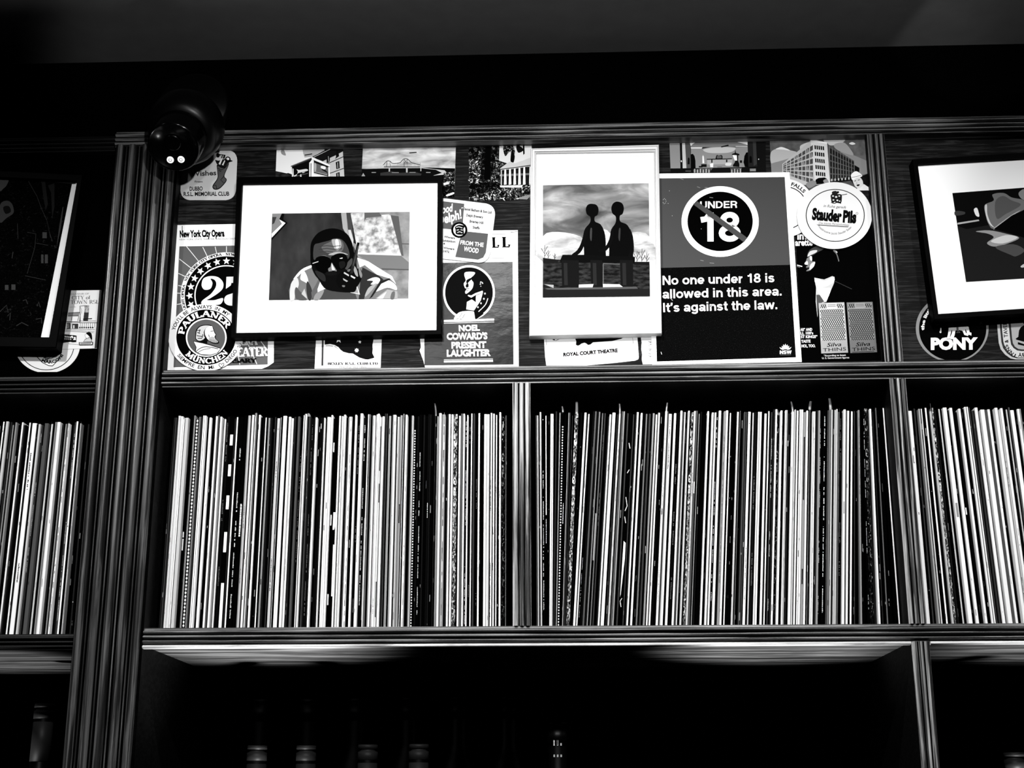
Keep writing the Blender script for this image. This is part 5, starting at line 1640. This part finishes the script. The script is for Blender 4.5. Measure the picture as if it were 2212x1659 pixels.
def describe(st, mk):
    gs = [g for f, g in st]
    if gs[0] in ('M', 'N'):
        return 'mottled record sleeve'
    if 'D' in mk:
        return 'black record sleeve with white diamonds'
    hi, lo = max(gs), min(gs)
    av = sum(f * g for f, g in st)
    if hi >= 7 and lo <= 2:
        return 'black and white striped record sleeve'
    c = 'white' if av >= 8 else 'pale grey' if av >= 6 else 'mid grey' if av >= 3.6 else 'dark grey' if av >= 1.2 else 'black'
    t = ''
    if 'O' in mk:
        t = ' with white dots'
    elif 'T' in mk or 'W' in mk:
        t = ' with pale lettering'
    elif 'B' in mk or 'S' in mk:
        t = ' with white blocks'
    elif 't' in mk or 'n' in mk:
        t = ' with dark lettering'
    return c + ' record sleeve' + t


SHELF_Z = {'first': SH_T, 'second': SH_T, 'right': SH_T, 'left': SH_T - .006}
HS = .3125
count = {r: 0 for r in STRIPS}
FLAPS = ((941, .020), (1213, .010), (1247, .019), (1342, .016), (1438, .014), (1683, .010), (1713, .016), (1752, .014), (1797, .018), (550, .006), (668, .006))
TOPS = []
rnd = random.Random(11)
GEO = []
for row, x0, x1, st, mk in recs:
    c = hit((x0 + x1) / 2, 1120, RECY)
    le = math.radians(lean_at(row, (x0 + x1) / 2))
    GEO.append([row, c.x, le, (hit(x1, 1120, RECY).x - hit(x0, 1120, RECY).x) * math.cos(le) * .93, c.z - SHELF_Z[row]])
SQ = [1.0] * len(GEO)
for i in range(len(GEO) - 1):
    p, q = GEO[i], GEO[i + 1]
    if p[0] != q[0]:
        continue
    gap = q[1] - p[1]
    t = math.tan(q[2]) - math.tan(p[2])
    low = gap - t * p[4]
    high = gap + t * (HS - p[4])
    k = min(1.0, min(low, high) / ((p[3] + q[3]) / 2) * .97)
    SQ[i] = min(SQ[i], k)
    SQ[i + 1] = min(SQ[i + 1], k)
idx = -1
for row, x0, x1, st, mk in recs:
    i = count[row]
    count[row] += 1
    idx += 1
    xm = (x0 + x1) / 2
    c = hit(xm, 1120, RECY)
    wid = (hit(x1, 1120, RECY).x - hit(x0, 1120, RECY).x)
    lean = math.radians(lean_at(row, xm))
    wid = GEO[idx][3] * max(.35, SQ[idx])
    z0 = SHELF_Z[row] + .0004 + abs(math.sin(lean)) * wid / 2
    h = HS + rnd.uniform(-.0035, .0025)
    av = sum(f * (0 if g in ('M', 'N') else g) for f, g in st)
    dy = rnd.uniform(.003, .013) if av < 2 else rnd.uniform(0, .005)
    m = MB()
    cmf = min(.0008, wid * .22)                  # the rounded edges of the spine
    hw = wid / 2
    tones = [(f, ('mottled_sleeve' if g == 'M' else 'mottled_dark_sleeve' if g == 'N' else GREYV[g])) for f, g in st]
    D = .312
    # spine, stripe by stripe
    xs = [-hw + cmf]
    for f, g in tones:
        xs.append(xs[-1] + f * (2 * hw - 2 * cmf))
    for k, (f, g) in enumerate(tones):
        m.face([(xs[k], 0, 0), (xs[k + 1], 0, 0), (xs[k + 1], 0, h), (xs[k], 0, h)], g)
    ga, gb = tones[0][1], tones[-1][1]
    for s, g in ((-1, ga), (1, gb)):
        rows = []
        for k in range(4):
            a = PI / 2 * k / 3
            rows.append([(s * (hw - cmf + cmf * math.sin(a)), cmf * 1.6 * (1 - math.cos(a)), z) for z in (0, h)])
        rows.append([(s * hw, D, z) for z in (0, h)])
        m.grid(rows, g)
    top = [(-hw, cmf * 1.6), (-hw + cmf, 0), (hw - cmf, 0), (hw, cmf * 1.6), (hw, D), (-hw, D)]
    m.face([(a, b, h) for a, b in top], ga)
    m.face([(a, b, 0) for a, b in reversed(top)], ga)
    m.face([(-hw, D, 0), (hw, D, 0), (hw, D, h), (-hw, D, h)], ga)
    # printing on the spine
    F = -.00012

    def bar(z0_, z1_, xa, xb, g):
        m.face([(xa, F, z0_), (xb, F, z0_), (xb, F, z1_), (xa, F, z1_)], g)

    def zf(y):                                   # height on the spine of a row of the photograph
        return max(.0, min(1, (1362 - y) / 462.0)) * h

    zz = hw - cmf
    if not mk:                                   # rubbed spots along an ordinary spine
        for q in range(rnd.randint(0, 5)):
            z = rnd.uniform(.02, .96) * h
            l = rnd.uniform(.001, .012)
            e0 = rnd.choice((-zz, zz * .35, -zz * .3))
            bar(z, min(h, z + l), e0, e0 + zz * rnd.uniform(.25, .6), rnd.choice((150, 90, 200)) if av < 2 else rnd.choice((60, 120, 170)))
    toks = mk.split()
    for t in toks:
        k = t[0]
        rng = None
        if '-' in t:
            rng = [float(q) for q in t[1:].split('-')]
        if k in 'BGKW' and rng and rng[1] > 0:
            za, zb = zf(rng[1]), zf(rng[0])
            if k == 'W':
                z = za
                while z < zb:
                    l = rnd.uniform(.0012, .0032)
                    bar(z, min(zb, z + l), -zz * .55, zz * rnd.uniform(.35, .6), 240)
                    z += l + rnd.uniform(.0004, .0010)
            else:
                bar(za, zb, -zz * .8, zz * .8, {'B': 245, 'G': 165, 'K': 12}[k])
        elif k == 'D':
            n = 60
            for q in range(n):
                zc = h * (q + .5) / n
                r = h / n * .46
                r2 = min(r, zz * .8)
                m.face([(-r2, F, zc), (0, F, zc - r), (r2, F, zc), (0, F, zc + r)], 245)
        elif k == 'O':
            n = 78
            for q in range(n):
                zc = h * (q + .5) / n
                if zc > h * .93:
                    continue
                r = .0010
                m.face([(r * math.cos(PI * j / 4), F, zc + 1.2 * r * math.sin(PI * j / 4)) for j in range(8)], 225)
        elif k in 'TutnWr' or k == 'W':
            col = {'T': 215, 'W': 235, 'u': 105, 't': 40, 'n': 70, 'r': 30}[k]
            dens = {'T': .75, 'W': .85, 'u': .3, 't': .5, 'n': .25, 'r': .7}[k]
            if k == 'r':                         # a worn edge
                z = 0
                while z < h:
                    l = rnd.uniform(.002, .012)
                    if rnd.random() < .6:
                        bar(z, z + l, zz * rnd.uniform(.3, .75), zz, rnd.choice((20, 60, 110)))
                    z += l
            else:
                z = h * rnd.uniform(.02, .12)
                while z < h * .96:
                    run = rnd.uniform(.012, .05)
                    e = min(h * .97, z + run)
                    if rnd.random() < dens:
                        side = rnd.uniform(-.2, .2) * zz
                        while z < e:
                            l = rnd.uniform(.0008, .0024)
                            if rnd.random() < .85:
                                bar(z, min(e, z + l), side - zz * .4, side + zz * rnd.uniform(.1, .45), col)
                            z += l + rnd.uniform(.0003, .0008)
                    z = e + rnd.uniform(.003, .014)
        elif k == 'S':
            m.face([(-zz, F, zf(1148)), (zz * .3, F, zf(1148)), (zz, F, zf(1140)), (zz, F, zf(1110)), (-zz * .9, F, zf(1110))], 240)
            bar(zf(1290), zf(1180), -zz * .1, zz, 240)
        elif k == 'Z':
            P = [(940, .2), (945, -.4), (950, .6), (972, .3)]
            for ya, xa, yb, xb in ((966, -.3, 978, .6), (1024, .9, 1032, -.4), (1084, -.5, 1103, .7), (1103, .7, 1114, -.6), (1126, -.6, 1140, .3), (1298, .5, 1304, -.7), (1304, -.7, 1316, .1)):
                a, b = (xa * zz, zf(ya)), (xb * zz, zf(yb))
                d = .0006
                m.face([(a[0] - d, F, a[1]), (a[0] + d, F, a[1]), (b[0] + d, F, b[1]), (b[0] - d, F, b[1])], 215)
            m.face([(-zz * .4, F, zf(1178)), (zz, F, zf(1182)), (zz, F, zf(1215)), (-zz * .5, F, zf(1290)), (-zz, F, zf(1296))], 245)
    o = m.build('record_sleeve')
    # stands on the shelf: the foot is found from the middle of the spine and the lean
    zc = c.z - z0
    o.location = (c.x - math.tan(lean) * zc, RECY + dy, z0)
    o.rotation_euler = (0, lean, 0)
    tag(o, describe(st, mk) + ', ' + place_words(row, i), 'record',
        {'first': 'records between the fluted pillar and the middle upright', 'second': 'records between the middle and the second upright',
         'right': 'records beyond the second upright', 'left': 'records before the fluted pillar'}[row])
    TOPS.append((seen((c.x + math.tan(lean) * (h - zc), RECY, z0 + h))[0], o, hw, h))

for fx, fh in FLAPS:
    tx, o, hw, h = min(TOPS, key=lambda q: abs(q[0] - fx))
    f = MB()
    wd_ = max(.0012, min(hw * .8, .0022))
    b0 = rnd.uniform(-.003, .003)
    rows = [[(-wd_ + b0 * q * q, .002 + .002 * q, h - .002 + (fh + .002) * q), (wd_ * (1 - .4 * q * q) + b0 * q * q, .002 + .002 * q, h - .002 + (fh + .002) * q)] for q in (0, .25, .5, .75, 1)]
    back = [[(x, y + .0006, z) for x, y, z in reversed(r)] for r in rows]
    f.grid([rows[k] + back[k] for k in range(5)], 'clear_flap', closed=True)
    fo = f.build('sleeve_flap')
    fo.parent = o
    fo.location = (0, 0, 0)
    fo['label'] = 'curled flap of a clear outer sleeve'


# ---------------------------------------------------------------- the security camera over the pillar
A = hit(424, 240, -0.016)
B = hit(374, 318, -0.108)
ax = (B - A)
AL = ax.length
ax = ax.normalized()
root = thing('security_camera', 'black turret security camera with two small white lights above the fluted pillar', 'camera', (A.x, A.y, A.z))
m = MB()
m.lathe(A, (0, -1, 0), [(0, 0), (0, .052), (.004, .0535), (.018, .0535), (.021, .051), (.021, 0)], 'black_plastic', 48)
m.box((A.x - .022, A.y + .0004, RAIL_T + .004), (A.x + .022, .0117, RAIL_T + .034), 'black_plastic')
part(m, 'mount_base', root)
m = MB()
m.lathe(A, ax, [(.014, .018), (.028, .030), (.036, .044), (.039, .0465), (.041, .0465), (.043, .052), (.052, .0555), (.066, .0560), (.078, .0545), (.088, .0515), (.094, .0475), (.097, .0430), (.098, .0400)], 'black_plastic', 56)
part(m, 'housing', root)
m = MB()
m.lathe(A, ax, [(.070, .040), (.098, .0400), (.108, .0395), (AL - .004, .0385), (AL - .001, .0375), (AL, .0365), (AL + .0003, .0355), (AL - .002, .034), (AL - .002, 0)], 'black_gloss', 56)
ball = part(m, 'eyeball', root)
side = ax.cross(Vector((0, 0, 1))).normalized()
upv = side.cross(ax).normalized()
FC = A + ax * (AL - .002)
m = MB()
m.lathe(FC + upv * .006, ax, [(0, .012), (.0012, .012), (.0016, .010), (.0008, .008), (.0008, 0)], 'black_gloss', 32)
part(m, 'lens', root)
m = MB()
c = FC - upv * .0195
a_, b_ = side * .0165, upv * .0062
for d in (0.0,):
    q = [c - a_ - b_, c + a_ - b_, c + a_ + b_, c - a_ + b_]
    f_ = [p + ax * .0014 for p in q]
    m.face(f_, 'black_plastic')
    for k in range(4):
        m.face([q[k], q[(k + 1) % 4], f_[(k + 1) % 4], f_[k]], 'black_plastic')
part(m, 'light_bar', root)
for sg in (-1, 1):
    m = MB()
    c2 = c + side * (.0080 * sg) + ax * .0014
    m.lathe(c2, ax, [(0, .0052), (.0012, .0050), (.0020, .0042), (.0016, .0026)], 'led_white', 24)
    m.lathe(c2, ax, [(.0016, .0026), (.0014, .0018)], 110, 24)
    m.lathe(c2, ax, [(.0014, .0018), (.0022, .0012), (.0024, 0)], 'led_white', 24)
    o = part(m, 'led', root)
    o['label'] = 'small round white light in the camera face'

# ---------------------------------------------------------------- bottles in the shade below
rb = random.Random(3)


def bottle(px, py, Y, base, label, kind, r=.036, group='bottles on the dark shelf below the records'):
    top = hit(px, py, Y)
    h = top.z - base
    base = base + .0006
    root = thing('bottle', label, 'bottle', (top.x, Y, base), group)
    m = MB()
    nr = .0135
    sh = h * .62
    prof = [(0, 0), (0, r * .9), (.004, r), (sh * .9, r), (sh, r * .93), (sh + .03, nr * 1.3), (sh + .045, nr), (h - .012, nr)]
    m.lathe((top.x, Y, base), (0, 0, 1), prof, 'dark_glass', 28)
    part(m, 'glass_body', root)
    m = MB()
    if kind == 'dark_glass':
        P_ = [(h - .034, nr * 1.02), (h - .034, nr * 1.08), (h - .008, nr * 1.08), (h - .008, nr * .9), (h - .006, nr * .9), (h - .006, nr * 1.1), (h, nr * 1.1), (h, 0)]
    else:
        P_ = [(h - .082, nr * 1.02), (h - .082, nr * 1.08), (h - .026, nr * 1.06), (h - .025, nr * .86), (h - .022, nr * .86), (h - .021, nr * 1.08), (h - .010, nr * 1.08), (h - .009, nr * .86), (h - .006, nr * .86), (h - .005, nr * 1.08), (h, nr * 1.05), (h, 0)]
    m.lathe((top.x, Y, base), (0, 0, 1), P_, kind, 24)
    part(m, 'cap', root)
    return root, top


front = [(556, 1612), (662, 1612), (795, 1610), (905, 1609)]
words = ['first', 'second', 'third', 'fourth']
for k, (a, b) in enumerate(front):
    bottle(a, b, .17, BS, 'dark bottle with a pale cap band, %s from the fluted pillar in the front row' % words[k], 'capsule_foil')
back_ = [(563, 1512), (668, 1512), (772, 1510), (885, 1508), (992, 1506), (1099, 1506)]
words = ['first', 'second', 'third', 'fourth', 'fifth', 'sixth']
for k, (a, b) in enumerate(back_):
    bottle(a, b, .285, BS + .07, 'dim bottle neck, %s from the fluted pillar in the back row' % words[k], 'dark_glass', .034)
rt_, tp = bottle(1204, 1560, .18, BS, 'dark bottle with two scraps of white print on its neck, right of the other bottles', 'dark_glass')
m = MB()
for z_, n_ in ((-.034, 3), (-.030, 2), (-.050, 3)):
    for q in range(n_):
        x_ = -.006 + q * .005
        m.box((tp.x + x_, .18 - .0145, tp.z + z_), (tp.x + x_ + .0022, .18 - .0137, tp.z + z_ + .0035), 225)
part(m, 'neck_label', rt_)
bottle(97, 1522, .16, BS, 'dark bottle with a pale foil neck in the bay left of the fluted pillar', 'capsule_foil')
bottle(2190, 1627, .15, BS, 'dark bottle with a pale cap beyond the lower upright', 'capsule_foil', .034)
